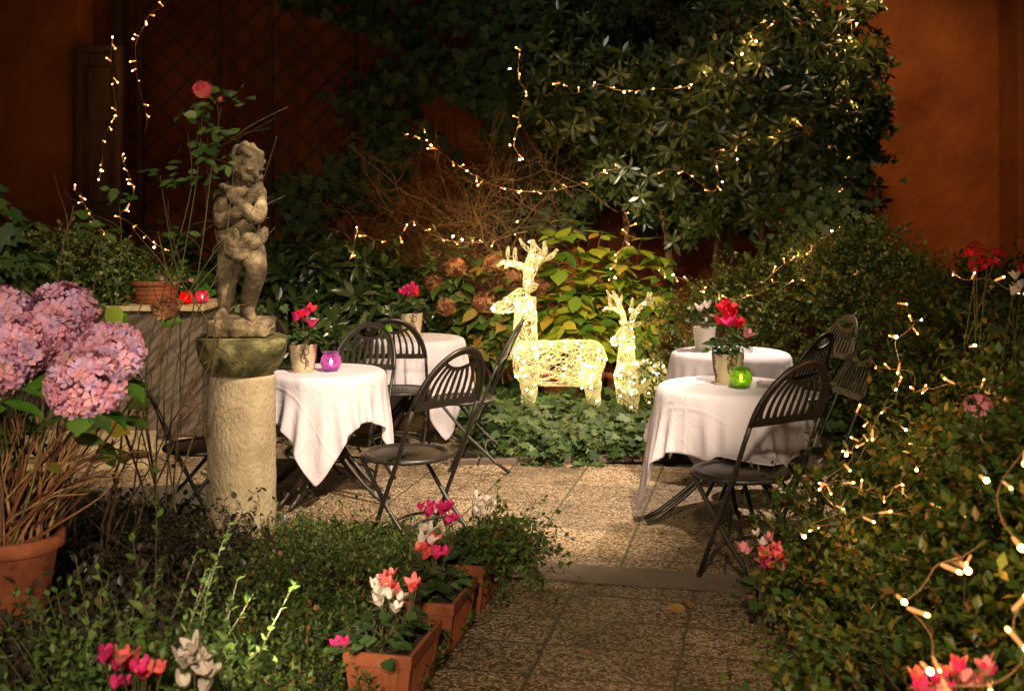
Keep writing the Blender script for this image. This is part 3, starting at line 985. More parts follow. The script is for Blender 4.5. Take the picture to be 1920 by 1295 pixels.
b = MB(); b.box((-1.2, .33, .055), (2.6, .6, .11)); b.build('footing', [M['step']], t, False, .006)

# woven door mat
t = thing('door_mat', 'brown rubber grid mat lying on the patio before the step', 'mat', (-1.98, 6.72, .004), math.radians(14))
b = MB()
for i in range(19):
    b.box((0, -.27 + .03 * i, .012), (.84, .009, .014))
for i in range(29):
    b.box((-.41 + .0293 * i, 0, .010), (.009, .56, .012))
b.build('grid', [M['rubber']], t)
b = MB()
for s in (-1, 1):
    b.box((0, .285 * s, .011), (.88, .025, .02)); b.box((.43 * s, 0, .011), (.025, .545, .02))
b.build('border', [M['rubber']], t, False, .004)

# leaning slab bottom left
t = thing('stone_slab', 'lichened stone slab leaning in the plants at the bottom left corner', 'slab', (-1.62, 3.55, .14))
b = MB(); b.box((0, 0, .06), (.62, .26, .1), Matrix.Rotation(math.radians(24), 3, 'Y') @ Matrix.Rotation(math.radians(-30), 3, 'X'))
b.build('slab_body', [M['slab']], t, False, .02)

# ------------------------------------------------------------------ column and statue
CO = Vector((-1.305, 5.64, 0))
t = thing('stone_column', 'round rough stone column with a mossy bowl shaped capital', 'column', CO)
b = MB()
prof = [(.168, -.03)] + [(.166 - .006 * z / .87 + .0015 * math.sin(z * 37), z) for z in np.linspace(0, .86, 30)] + [(.158, .872), (.14, .876)]
b.lathe(prof, n=64)
b.build('shaft', [M['column']], t, True)
b = MB()


def capw(a, z):
    s = max(abs(math.cos(a)), abs(math.sin(a)))
    return (1 / s) ** (.55 * min(1, max(0, (z - .95) / .09))) * (1 + .03 * math.sin(3 * a + 1) + .018 * math.sin(7 * a))


b.lathe([(.0, .868), (.1, .868), (.135, .872), (.165, .89), (.19, .925), (.205, .965), (.212, 1.0), (.214, 1.035), (.21, 1.052), (.195, 1.058), (0, 1.058)], n=48, wob=capw)
o = b.build('capital', [M['capital']], t, True)
o.rotation_euler = (0, 0, math.radians(20))


def remesh(b, name, mats, parent, vox=.007, smooth=6, seed=0, amp=.0025):
    """fuse the shapes into one continuous surface"""
    me = b.mesh(name + '_raw')
    o = bpy.data.objects.new(name + '_raw', me)
    COL.objects.link(o)
    r = o.modifiers.new('r', 'REMESH'); r.mode = 'VOXEL'; r.voxel_size = vox
    s = o.modifiers.new('s', 'SMOOTH'); s.iterations = smooth; s.factor = .5
    dg = bpy.context.evaluated_depsgraph_get()
    dg.update()
    m2 = bpy.data.meshes.new_from_object(o.evaluated_get(dg))
    bpy.data.objects.remove(o)
    m2.name = name
    m2.materials.clear()
    co = np.zeros(len(m2.vertices) * 3, np.float32); m2.vertices.foreach_get('co', co); co = co.reshape(-1, 3)
    nr = np.zeros(len(m2.vertices) * 3, np.float32); m2.vertices.foreach_get('normal', nr); nr = nr.reshape(-1, 3)
    co += nr * (lump(co, 60, seed) * amp + lump(co, 25, seed + 3) * amp)[:, None].astype(np.float32)
    m2.vertices.foreach_set('co', co.ravel())
    return link(name, m2, mats, parent, True)


def limb(b, pts, rs, n=14, sub=5):
    """smooth tapered limb through joints with rounded ends"""
    pts = [Vector(p) for p in pts]
    P_, R_ = [], []
    for i in range(len(pts) - 1):
        for j in range(sub):
            f = j / sub
            p0, p1, p2, p3 = pts[max(i - 1, 0)], pts[i], pts[i + 1], pts[min(i + 2, len(pts) - 1)]
            P_.append(.5 * (2 * p1 + (p2 - p0) * f + (2 * p0 - 5 * p1 + 4 * p2 - p3) * f * f + (3 * p1 - p0 - 3 * p2 + p3) * f ** 3))
            R_.append(rs[i] + (rs[i + 1] - rs[i]) * f)
    P_.append(pts[-1]); R_.append(rs[-1])
    b.tube(P_, R_, n)
    b.ball(pts[0], rs[0], 12); b.ball(pts[-1], rs[-1], 12)


st = thing('garden_statue', 'weathered stone child statue with crossed arms and hip drapery on the column', 'statue', CO + Vector((0, 0, 1.058)))
st.scale = (.95, 1, 1)
# plinth rock, feet at z=.10
b = MB()
b.ball((0, 0, .045), (.17, .135, .05), 20)
b.box((0, 0, .045), (.30, .24, .085))
b.ball((-.06, .02, .07), (.11, .1, .04), 16); b.ball((.07, -.03, .07), (.1, .09, .035), 16)
remesh(b, 'plinth', [M['statue']], st, .008, 5, 4, .004)
# body: x right in the photo, -y to the viewer
b = MB()
limb(b, [(-.040, .015, .47), (-.062, .0, .36), (-.080, .0, .24), (-.085, .03, .13), (-.085, .02, .10)], [.066, .064, .050, .040, .038])       # standing leg
limb(b, [(-.085, .0, .105), (-.10, -.06, .10), (-.105, -.085, .095)], [.033, .028, .02])                                                     # foot
limb(b, [(.035, .02, .47), (.075, -.06, .385), (.098, -.10, .325), (.055, -.03, .22), (.020, .02, .12)], [.066, .064, .052, .046, .036])      # bent leg
limb(b, [(.028, .01, .108), (.055, -.06, .10), (.075, -.10, .088)], [.038, .032, .022])
limb(b, [(-.0, .02, .45), (.012, .02, .52), (.010, .01, .60), (.0, .0, .68)], [.082, .074, .078, .074])                                     # trunk
b.ball((.012, -.035, .53), (.062, .045, .06), 16)                                                                                            # belly
limb(b, [(-.075, .0, .69), (.0, .005, .71), (.075, .0, .70)], [.042, .052, .042])                                                               # shoulders
limb(b, [(-.085, .0, .69), (-.098, -.03, .61), (-.085, -.075, .555), (.0, -.115, .595), (.062, -.12, .655)], [.043, .040, .037, .033, .025])   # arm across
limb(b, [(.085, .0, .69), (.102, -.05, .61), (.095, -.09, .57), (.03, -.12, .63), (-.03, -.11, .675)], [.041, .038, .035, .031, .024])     # other arm
limb(b, [(.07, -.12, .665), (.098, -.10, .70), (.11, -.08, .725)], [.030, .030, .022])                                                      # raised hand and what it holds
for i in range(4):                                                                                                                        # fingers
    limb(b, [(.055 + .012 * i, -.138, .665 + .004 * i), (.066 + .012 * i, -.135, .69 + .004 * i), (.076 + .012 * i, -.122, .705 + .004 * i)], [.0085, .008, .006], 8, 3)
limb(b, [(.005, .0, .72), (.015, -.005, .77)], [.05, .046])                                                                                  # neck
HC = Vector((.03, -.012, .832))
RH = Matrix.Rotation(math.radians(46), 3, 'Z') @ Matrix.Rotation(math.radians(22), 3, 'X')
b.ball(HC, (.080, .094, .088), 22, 0, RH)
b.ball(HC + RH @ Vector((0, -.040, -.036)), (.056, .052, .056), 16, 0, RH)
b.ball(HC + RH @ Vector((0, -.068, -.076)), (.026, .024, .022), 12, 0, RH)            # chin
b.ball(HC + RH @ Vector((0, -.098, -.024)), (.013, .019, .02), 10, 0, RH)            # nose
b.ball(HC + RH @ Vector((0, -.092, -.050)), (.022, .012, .006), 10, 0, RH)           # lips
b.ball(HC + RH @ Vector((0, -.090, -.060)), (.018, .012, .006), 10, 0, RH)
for s in (-1, 1):
    b.ball(HC + RH @ Vector((.038 * s, -.066, -.042)), (.026, .022, .024), 12, 0, RH)   # cheeks
    b.ball(HC + RH @ Vector((.032 * s, -.088, .004)), (.024, .010, .007), 10, 0, RH)    # brows
    b.ball(HC + RH @ Vector((.030 * s, -.084, -.012)), (.012, .008, .008), 8, 0, RH)    # eyes
    b.ball(HC + RH @ Vector((.080 * s, .0, -.02)), (.012, .02, .028), 10, 0, RH)        # ears
body = remesh(b, 'body', [M['statue']], st, .0048, 2, 2, .0016)
# curls
rg = np.random.default_rng(5)
b = MB()
for i in range(110):
    d = unit(rg.normal(size=3))
    v = RH.inverted() @ Vector(d)
    if v.y < -.35 and v.z < .5: continue
    if v.z < -.55: continue
    p = HC + Vector(d * np.array([.082, .092, .09]))
    r = rg.uniform(.015, .024)
    b.ball(p, (r, r, r * .85), 8)
b.ball(HC + Vector((0, .008, .008)), (.08, .088, .086), 18)
remesh(b, 'hair', [M['statue']], st, .0055, 3, 7, .003)
# drapery: a cloth rolled over the hips and hanging between the legs, a cloak end over the shoulder
b = MB()
for k_, dz in enumerate((0, .022, .045)):
    limb(b, [(-.105 + .01 * k_, -.03, .50 - dz * .6), (-.045, -.10, .455 - dz), (.03, -.115, .435 - dz), (.09, -.075, .47 - dz * .8), (.118, -.01, .51 - dz * .5), (.06, .085, .49), (-.05, .085, .485), (-.105 + .01 * k_, -.03, .50 - dz * .6)],
         [.02, .021, .024, .022, .02, .018, .018, .02], 10)
for i in range(5):
    x = -.10 + .022 * i
    limb(b, [(x * .9, -.035 - .012 * i, .51), (x * .8 + .01, -.06 - .01 * i, .45), (x * .75 + .012, -.06 - .012 * i, .40 - .012 * (i % 2))], [.018, .02, .015], 8)
b.ball((.065, -.105, .455), (.06, .03, .05), 14)
limb(b, [(-.105, .03, .72), (-.07, -.07, .71), (.0, -.105, .685), (.06, -.10, .66)], [.028, .026, .024, .018], 10)
limb(b, [(-.10, .05, .73), (-.13, .06, .62), (-.12, .06, .50), (-.11, .05, .42)], [.03, .032, .03, .026], 10)
limb(b, [(-.115, .01, .70), (-.128, .0, .66), (-.122, -.01, .60)], [.024, .022, .016], 10)
for i in range(4):
    limb(b, [(-.075 + .03 * i, .07, .72), (-.09 + .04 * i, .10, .58), (-.09 + .045 * i, .10, .43)], [.022, .026, .026], 8)
remesh(b, 'drapery', [M['statue']], st, .006, 3, 9, .002)

# ------------------------------------------------------------------ tables, cloths, chairs
TABLES = {'fl': (-1.09, 6.84), 'bl': (-.70, 8.65), 'fr': (1.17, 6.25), 'br': (1.45, 7.75)}
TR, TZ = .35, .722


def make_table(label):
    t = thing('bistro_table', label, 'table', (0, 0, 0), 0, 'round iron bistro tables under white cloths')
    b = MB(); b.lathe([(0, TZ - .03), (TR - .05, TZ - .03), (TR - .03, TZ - .026), (TR - .03, TZ - .010), (TR - .034, TZ - .008), (0, TZ - .008)], n=40)
    b.build('table_top', [M['iron']], t, True)
    for q in range(4):
        a = math.radians(45 + 90 * q)
        u, v = Vector((math.cos(a), math.sin(a), 0)), Vector((-math.sin(a), math.cos(a), 0))
        b = MB()
        for s in (-1, 1):
            pts = []
            for i in range(17):
                f = i / 16
                z = .69 * (1 - f)
                r = .15 - .10 * math.sin(min(1, f * 1.9) * math.pi / 2) + .36 * max(0, f - .42) ** 1.55 / (.58 ** 1.55)
                pts.append(u * r + v * (s * (.026 + .03 * max(0, f - .5))) + Vector((0, 0, max(z, .012))))
            b.tube(pts, .0115, 8)
        b.build('leg', [M['iron']], t, True)
    for z, r in ((.36, .072), (.52, .06)):
        b = MB()
        b.tube([(r * math.cos(i * .314), r * math.sin(i * .314), z) for i in range(20)], .008, 6, closed=True)
        b.build('ring', [M['iron']], t, True)
    return t


T0 = make_table('iron bistro table with splayed legs right behind the stone column')
T0.location = (*TABLES['fl'], .004); T0.rotation_euler.z = math.radians(20)
for k_, rz, lab in (('bl', 10, 'bistro table at the back left, near the planting and the big lit reindeer'),
                    ('fr', 48, 'iron bistro table at the front right with one long curved leg showing'),
                    ('br', 30, 'bistro table at the back right beside the low hedge')):
    c = copy_tree(T0); c['label'] = lab; c.scale = (1.12, 1.12, 1) if k_ in ('fr', 'br') else (1, 1, 1); c.location = (*TABLES[k_], .004); c.rotation_euler.z = math.radians(rz)


def drape(L, R, H, rot, seed, seat=None, flare=.05, n=57, frames=150, iters=9):
    """square cloth settling over a round table: position based dynamics on a grid"""
    rng = np.random.default_rng(seed)
    g = np.linspace(-L / 2, L / 2, n)
    U, W = np.meshgrid(g, g, indexing='ij')
    c, s = math.cos(rot), math.sin(rot)
    X = np.stack([U * c - W * s, U * s + W * c, np.full_like(U, H + .004)], -1)
    h = L / (n - 1)
    rad0 = np.hypot(X[..., 0], X[..., 1])
    ang = np.arctan2(X[..., 1], X[..., 0])
    X[..., 2] += np.maximum(rad0 - R, 0) * .10 * np.sin(ang * 12 + rng.uniform(0, 6)) + rng.normal(size=U.shape) * .0012
    fixed = rad0 < R * .95
    inv = np.where(fixed, 0.0, 1.0)[..., None]
    X0 = X.copy(); V = np.zeros_like(X)

    def con(sa, sb, rest, k):
        A, B = X[sa], X[sb]
        ia, ib = inv[sa], inv[sb]
        d = B - A
        ln = np.linalg.norm(d, axis=-1, keepdims=True) + 1e-9
        w = ia + ib
        cr = d * (k * (ln - rest) / ln / np.maximum(w, 1e-9))
        X[sa] += cr * ia
        X[sb] -= cr * ib
    S = []
    for o in (0, 1):
        m = (n - 1 - o) // 2 * 2 + o
        S.append(((slice(o, n - 1, 2), slice(None)), (slice(o + 1, n, 2), slice(None)), h, 1.0))
        S.append(((slice(None), slice(o, n - 1, 2)), (slice(None), slice(o + 1, n, 2)), h, 1.0))
    for o in (0, 1):
        S.append(((slice(o, n - 1, 2), slice(0, n - 1)), (slice(o + 1, n, 2), slice(1, n)), h * 1.41421, .28))
        S.append(((slice(o, n - 1, 2), slice(1, n)), (slice(o + 1, n, 2), slice(0, n - 1)), h * 1.41421, .28))
    ar = np.arange(n)
    for ax in (0, 1):
        for o in (0, 1):
            a = ar[(ar // 2) % 2 == o]; a = a[a + 2 < n]
            if ax == 0: S.append(((a, slice(None)), (a + 2, slice(None)), 2 * h, .04))
            else: S.append(((slice(None), a), (slice(None), a + 2), 2 * h, .04))
    S2 = []
    for sa, sb, r_, k in S:
        na, nb = X[sa].shape, X[sb].shape
        if na != nb:                                     # trim to equal length
            m0 = min(na[0], nb[0]); m1 = min(na[1], nb[1])
            sa = (np.arange(n)[sa[0]][:m0], sa[1]) if na[0] != nb[0] else (sa[0], np.arange(n)[sa[1]][:m1])
            sb = (np.arange(n)[sb[0]][:m0], sb[1]) if na[0] != nb[0] else (sb[0], np.arange(n)[sb[1]][:m1])
        S2.append((sa, sb, r_, k))
    dt = 1 / 60
    stuck = np.zeros((n, n), bool)
    for fr in range(frames):
        V[..., 2] -= 9.8 * dt
        V *= .975 if fr < 110 else .93
        X0 = X.copy()
        X += V * dt * inv
        for _ in range(iters):
            for q in S2: con(*q)
            rr = np.hypot(X[..., 0], X[..., 1])
            # table plate
            inside = (rr < R) & (X[..., 2] > H - .05)
            top = inside & (X[..., 2] < H + .004) & (rr < R - .012) & (X[..., 2] > H - .02)
            X[..., 2] = np.where(top, H + .004, X[..., 2])
            edge = inside & ~top & (X[..., 2] < H + .002)
            k = np.where(edge, (R + .001) / np.maximum(rr, 1e-6), 1.0)
            X[..., 0] *= k; X[..., 1] *= k
            rr = np.hypot(X[..., 0], X[..., 1])
            rmin = R - .004 + flare * (H - X[..., 2])
            k = np.where((X[..., 2] < H - .02) & (rr < rmin), rmin / np.maximum(rr, 1e-6), 1.0); X[..., 0] *= k; X[..., 1] *= k
            if seat is not None:
                q = np.hypot(X[..., 0] - seat[0], X[..., 1] - seat[1])
                on = (q < seat[3]) & (X[..., 2] < seat[2] + .008) & (X[..., 2] > seat[2] - .08)
                X[..., 2] = np.where(on, seat[2] + .008, X[..., 2])
                X[..., :2] = np.where((on | stuck)[..., None] & (X[..., 2:3] < seat[2] + .02), X0[..., :2], X[..., :2])
            X[..., 2] = np.maximum(X[..., 2], .012)
        V = (X - X0) / dt
        sp = np.linalg.norm(V, axis=-1, keepdims=True)
        V *= np.minimum(1, 3.0 / np.maximum(sp, 1e-6))
        if seat is not None:
            q = np.hypot(X[..., 0] - seat[0], X[..., 1] - seat[1])
            on = (q < seat[3]) & (np.abs(X[..., 2] - seat[2]) < .02)
            stuck = on & (q < seat[3])
            V[on] *= .1
    return X


def cloth(name, key, label, L, rot, seed, seat=None, flare=.05):
    X = drape(L, (TR * 1.12 if key in ('fr', 'br') else TR) + .004, TZ, rot, seed, seat, flare)
    n = X.shape[0]
    i, j = np.meshgrid(np.arange(n - 1), np.arange(n - 1), indexing='ij')
    Fq = np.stack([i * n + j, (i + 1) * n + j, (i + 1) * n + j + 1, i * n + j + 1], -1).reshape(-1, 4)
    me = np_mesh(name, X.reshape(-1, 3), Fq)
    uvl = me.uv_layers.new(name='flat')
    gi, gj = np.meshgrid(np.linspace(0, 1, n), np.linspace(0, 1, n), indexing='ij')
    uvl.data.foreach_set('uv', np.stack([gi, gj], -1).reshape(-1, 2)[Fq.ravel()].astype(np.float32).ravel())
    o = link(name, me, [M['linen']], None, True)
    sm = o.modifiers.new('soften', 'SMOOTH'); sm.factor, sm.iterations = .5, 3
    s = o.modifiers.new('smooth', 'SUBSURF'); s.levels = s.render_levels = 1
    z = o.modifiers.new('thick', 'SOLIDIFY'); z.thickness, z.offset = .002, 1
    o.location = (*TABLES[key], .006)
    return tag(o, label, 'tablecloth', 'white tablecloths')


cloth('tablecloth', 'fl', 'white cloth hanging in folds behind the stone column, a corner pointing at the viewer', 1.17, math.radians(45 - 88), 3)
cloth('tablecloth', 'bl', 'white cloth on the farthest table at the left, partly behind the chairs', 1.30, math.radians(45 - 52), 5)
CH7 = (1.05, 5.36)
cloth('tablecloth', 'fr', 'white cloth with mauve shade put into its colour, whose corner lies on a chair seat', 1.33, math.radians(-44), 8, (CH7[0] - TABLES['fr'][0], CH7[1] - TABLES['fr'][1], .480, .228), .17)
cloth('tablecloth', 'br', 'white cloth on the rear table at the right carrying a glass ashtray', 1.36, math.radians(45 - 75), 11)


def make_chair(label):
    t = thing('folding_chair', label, 'chair', (0, 0, 0), 0, 'dark iron folding bistro chairs')
    IR = [M['iron']]
    b = MB()
    b.lathe([(0, .444), (.150, .444), (.158, .440), (.168, .440), (.176, .446), (.192, .449), (.208, .446), (.215, .438), (.214, .428), (.206, .424), (.19, .430), (0, .430)], n=40)
    for i in range(5):
        for j in range(2): b.lathe([(0, .4444), (.005, .4444), (.004, .4466), (0, .4468)], (-.05 + .025 * i, -.03 + .03 * j, 0), 8)
    b.build('seat', IR, t, True)
    lean, z0, y0 = math.radians(22), .69, -.26

    def pp(u, v, w=0.0):
        return Vector((u, y0 - v * math.sin(lean) - .35 * v * v + w * math.cos(lean) - .25 * u * u * 0, z0 + v * math.cos(lean) + w * math.sin(lean)))
    AW, AH, V0 = .205, .285, .0

    def arch(a, k=1.0): return (AW * k * math.cos(a), V0 + AH * k * math.sin(a))
    b = MB()

    def ribbon(pts, w, th=.007):
        """flat bar following 2-D points in the panel"""
        P2 = [Vector((x, y)) for x, y in pts]
        V, Fs = [], []
        for i, p in enumerate(P2):
            tt = (P2[min(i + 1, len(P2) - 1)] - P2[max(i - 1, 0)]).normalized()
            nn = Vector((-tt.y, tt.x))
            ww = w[i] if isinstance(w, list) else w
            for sx, sw in ((-1, -1), (1, -1), (1, 1), (-1, 1)):
                q = p + nn * (ww / 2 * sx)
                V.append(pp(q.x, q.y, th / 2 * sw))
        for i in range(len(P2) - 1):
            for j in range(4):
                Fs.append((4 * i + j, 4 * i + (j + 1) % 4, 4 * i + 4 + (j + 1) % 4, 4 * i + 4 + j))
        e = 4 * (len(P2) - 1)
        Fs += [(3, 2, 1, 0), (e, e + 1, e + 2, e + 3)]
        b.add(V, Fs)
    ang = np.linspace(0, math.pi, 31)
    ribbon([arch(a, .945) for a in ang], .022)                                # flat band inside the tube
    ribbon([(-.19, .012), (.19, .012)], .034)                                  # bottom rail
    sm = [(-.118 + .236 * i / 14, .185 + .052 * ((i - 7) / 7) ** 2) for i in range(15)]
    ribbon(sm, .016)                                                           # lower edge of the hand hole
    for i in range(9):
        xb = -.160 + .04 * i
        xt = xb * .62
        vt = .185 + .052 * (xt / .118) ** 2
        P2 = []
        for k in range(9):
            f = k / 8
            P2.append(((1 - f) ** 2 * xb + 2 * f * (1 - f) * xb * 1.12 + f * f * xt, (1 - f) ** 2 * .03 + 2 * f * (1 - f) * .13 + f * f * vt))
        ribbon(P2, [.022, .017, .0145, .0135, .013, .013, .013, .014, .016])
    b.build('backrest', IR, t)
    b = MB()
    b.tube([pp(*arch(a)) for a in ang], .0105, 8)
    b.build('back_frame', IR, t, True)
    for s in (-1, 1):
        b = MB()
        b.tube([pp(AW * s, .0), Vector((.205 * s, -.225, .61)), Vector((.206 * s, -.165, .46)), Vector((.204 * s, -.06, .24)), Vector((.20 * s, .045, .012))], .0105, 8)
        b.ball((.20 * s, .047, .014), .0135, 8)
        b.build('front_leg', IR, t, True)
        b = MB()
        b.tube([(.178 * s, .115, .432), (.178 * s, .09, .405), (.180 * s, -.08, .215), (.182 * s, -.24, .07), (.182 * s, -.325, .012)], .0105, 8)
        b.ball((.182 * s, -.327, .014), .0135, 8)
        b.build('rear_leg', IR, t, True)
    b = MB()
    b.tube([(.182 * math.cos(a), -.205 + .05 * math.sin(a), .10 + .06 * math.sin(a)) for a in np.linspace(0, math.pi, 15)], .007, 7)
    b.build('stretcher', IR, t, True)
    b = MB()
    b.tube([(.2 * math.cos(a), .005 - .03 * math.sin(a), .095 + .06 * math.sin(a)) for a in np.linspace(0, math.pi, 15)], .007, 7)
    b.build('stretcher', IR, t, True)
    return t


CHAIRS = [
    # x, y, facing (dx, dy), label
    (-.52, 5.76, (-.74, .67), 'dark chair standing out on the paving before the left tables, whole seat in view'),
    (-1.0, 6.98, (-.30, -.95), 'dark chair with its round back just right of the purple candle glass'),
    (-.77, 8.0, (.02, 1.0), 'dark chair whose arched back is seen square on before the farthest left table'),
    (-.32, 7.62, (-1.0, .14), 'dark chair seen edge on beside the big lit reindeer'),
    (-1.60, 6.08, (.93, .36), 'dark chair half hidden behind the left side of the stone column'),
    (-1.42, 8.35, (.86, -.2), 'dark chair whose back shows between the statue feet and a potted red cyclamen'),
    (CH7[0], CH7[1], (-.55, .83), 'dark chair nearest the viewer at the right, a tablecloth corner on its seat'),
    (1.52, 6.98, (-.70, .62), 'dark chair with a bright rim between the two right tables'),
    (1.90, 7.75, (-.94, -.25), 'dark chair at the rear right table, farthest back against the hedge'),
    (1.50, 6.12, (-.95, -.1), 'dim dark chair close against the right hedge at the front right table'),
]
C0 = None
for x, y, f, lab in CHAIRS:
    if C0 is None:
        c = C0 = make_chair(lab)
    else:
        c = copy_tree(C0); c['label'] = lab
    c.location = (x, y, .004)
    k_ = 1.06 if (x, y) in ((-.52, 5.76), CH7) else 1.0
    c.scale = (k_, k_, k_)
    c.rotation_euler = (0, 0, math.atan2(f[1], f[0]) - math.pi / 2)


# ------------------------------------------------------------------ things on the tables
def swirl(b, r0, r1, h, a0, z0, s):
    """scroll ornament lying on a flower pot's wall"""
    def on(a, z):
        r = r0 + (r1 - r0) * z / h + .0012
        return (r * math.cos(a), r * math.sin(a), z)
    for dx, dz, turn, sz in ((0, .0, 1, 1.0), (.0, .035, -1, .9), (.012, .065, 1, .7), (-.014, .02, -1, .7), (.018, -.025, 1, .6), (-.016, .055, -1, .55)):
        pts = []
        for i in range(22):
            f = i / 21
            rr = .026 * sz * (1 - .85 * f) * s
            th = turn * f * 8.5 + 1.2
            pts.append(on(a0 + (dx * s + rr * math.cos(th)) / r1, z0 + dz * s + rr * math.sin(th)))
        b.tube(pts, [.0034 * (1 - .5 * i / 21) for i in range(22)], 4)
    b.tube([on(a0 + .01 * math.sin(i * .7) / r1, z0 - .05 * s + .013 * s * i) for i in range(12)], .0026, 4)


def table_pot(label, key, off, s, flowers, seed, mat='pot', ornament=True, deco_a=-1.57, n_leaf=60, white=False):
    x, y = TABLES[key]
    t = thing('potted_cyclamen', label, 'potted plant', (x + off[0], y + off[1], TZ + .010), 0, 'potted flowers on the tables')
    h, r0, r1 = .135 * s, .052 * s, .070 * s
    b = MB()
    b.lathe([(0, .008), (r0, .008), (r0 + .003, .014), (r1, h), (r1 + .003, h + .004), (r1 - .004, h + .006), (r1 - .010, h - .01), (r1 - .012, h - .018), (0, h - .02)], n=32)
    po = b.build('pot', [M[mat]], t, True)
    b = MB(); b.lathe([(0, .0), (r0 + .012, .0), (r0 + .026, .009), (r0 + .024, .012), (r0 + .010, .006), (0, .006)], n=32)
    b.build('saucer', [M[mat]], t, True)
    b = MB(); b.lathe([(0, h - .012), (r1 - .011, h - .014)], n=20); b.build('soil', [M['soil']], t)
    if ornament:
        b = MB()
        for da in (0, 1.6, -1.6, 3.14): swirl(b, r0 + .003, r1, h, deco_a + da, h * .50, s)
        b.build('scroll_ornament', [M['ornament']], po)
    rng = np.random.default_rng(seed)
    cyclamen(t, rng, (0, 0, h - .01), .088 * s, .035, n_leaf, flowers, .05 * s, fs=.042 * s)
    return t


table_pot('cream pot with brown scrolls and red cyclamen on the table behind the column', 'fl', (-.125, -.05), 1.16,
          [(-.035, -.03, .15, 'p_mag'), (.0, -.04, .17, 'p_red'), (.03, -.01, .175, 'p_mag'), (-.01, .02, .165, 'p_mag'), (.055, -.04, .115, 'p_mag'), (.02, .03, .19, 'p_red'), (-.05, .02, .14, 'p_mag')], 21, deco_a=-1.25)
table_pot('cream scroll pot of red cyclamen on the farthest left table', 'bl', (-.055, .10), 1.25,
          [(-.05, -.03, .15, 'p_mag'), (-.03, .0, .175, 'p_red'), (.0, -.04, .185, 'p_mag'), (.03, .0, .17, 'p_mag'), (.05, -.03, .145, 'p_red'), (.02, .02, .195, 'p_mag'), (-.02, -.05, .14, 'p_mag')], 22, deco_a=-1.3, n_leaf=75)
table_pot('cream pot with brown scrolls and tall crimson flowers beside the green candle glass', 'fr', (-.005, .05), 1.2,
          [(-.02, -.02, .20, 'p_red'), (.01, -.01, .23, 'p_red'), (-.03, .01, .235, 'p_red'), (.0, .02, .26, 'p_red'), (.03, -.03, .16, 'p_red'), (.0, -.05, .16, 'p_mag'), (.055, -.02, .15, 'p_red'), (-.045, -.02, .165, 'p_red'), (.085, -.03, .10, 'p_pink'), (.03, .03, .185, 'p_red')], 23, deco_a=-1.45)
table_pot('plain white pot on the rear right table, mostly hidden by crimson flowers', 'br', (-.155, .12), 1.1,
          [(-.03, -.02, .12, 'p_white'), (.02, .0, .14, 'p_white')], 24, 'pot_white', False, n_leaf=30)


def candle(label, loc, glass, s=1.0, grp='tea light candles in coloured glass balls'):
    t = thing('candle_holder', label, 'candle holder', loc, 0, grp)
    b = MB()
    b.lathe([(0, .003), (.026, .003), (.040, .018), (.0475, .042), (.043, .066), (.034, .080), (.036, .086), (.0385, .088), (.036, .089), (.032, .082), (.041, .066), (.045, .042), (.038, .020), (.025, .007), (0, .007)], n=28)
    b.build('glass_ball', [M[glass]], t, True)
    b = MB(); b.lathe([(0, .008), (.022, .008), (.022, .028), (.019, .030), (0, .028)], n=20); tl_ = b.build('tea_light', [M['wax']], t, True)
    b = MB(); b.lathe([(0, .031), (.005, .036), (.0068, .043), (.004, .054), (0, .063)], n=10); b.build('flame', [M['flame']], tl_, True)
    t.scale = (s, s, s)
    return t


def tz(key, off): return (TABLES[key][0] + off[0], TABLES[key][1] + off[1], TZ + .0105)


candle('purple glass ball with a lit candle on the table behind the column', tz('fl', (.04, -.07)), 'glass_purple', 1.3)
candle('green glass ball with a lit candle in front of the crimson flowers', tz('fr', (.03, -.13)), 'glass_green', 1.25)
candle('green glass ball seen through a chair back on the farthest left table', tz('bl', (-.23, -.08)), 'glass_green', 1.15)


def ashtray(label, loc):
    t = thing('ashtray', label, 'ashtray', loc, 0, 'clear glass ashtrays')
    b = MB()
    b.lathe([(0, 0), (.048, 0), (.052, .006), (.053, .024), (.051, .027), (.046, .025), (.044, .010), (0, .008)], n=28)
    b.build('dish', [M['glass_clear']], t, True)
    b = MB()
    for q in range(4):
        a = q * 1.571 + .4
        b.tube([(.044 * math.cos(a), .044 * math.sin(a), .0275), (.056 * math.cos(a), .056 * math.sin(a), .0275)], .005, 8)
    b.build('rest', [M['glass_clear']], t, True)


ashtray('clear glass ashtray on the front right table just right of the green candle glass', tz('fr', (.17, -.09)))
ashtray('clear glass ashtray on the rear right table cloth', tz('br', (.09, -.03)))

# on the marble wall
PZ = 1.0175
t = thing('terracotta_bowl', 'wide ribbed terracotta bowl of low plants on the marble planter wall', 'bowl', (-2.51, 8.22, PZ))
b = MB()
pr = [(0, .0), (.115, 0), (.12, .004)] + [(.12 + .045 * (z / .16) ** .6 + .0025 * math.sin(z * 190), z) for z in np.linspace(.008, .125, 24)] + [(.172, .13), (.176, .138), (.176, .158), (.168, .163), (.156, .158), (.15, .14), (0, .138)]
b.lathe(pr, n=40)
b.build('bowl', [M['terracotta']], t, True)
rng = np.random.default_rng(31)
p = np.stack([rng.uniform(-.15, .15, 260), rng.uniform(-.13, .13, 260), np.full(260, .15)], 1)
d = np.stack([p[:, 0] * 4, p[:, 1] * 4, rng.uniform(.2, 1.2, 260)], 1)
pa = curve_paths(rng, p, d, rng.uniform(.04, .10, 260), 4, .6)
a_, b_, c_ = sprig_leaves(rng, pa, 7)
leaves('foliage', SMALL, a_, b_, c_, .022, [M['l_cover'], M['l_varieg']], t, np.repeat((rng.uniform(size=260) < .4).astype(int), 7))
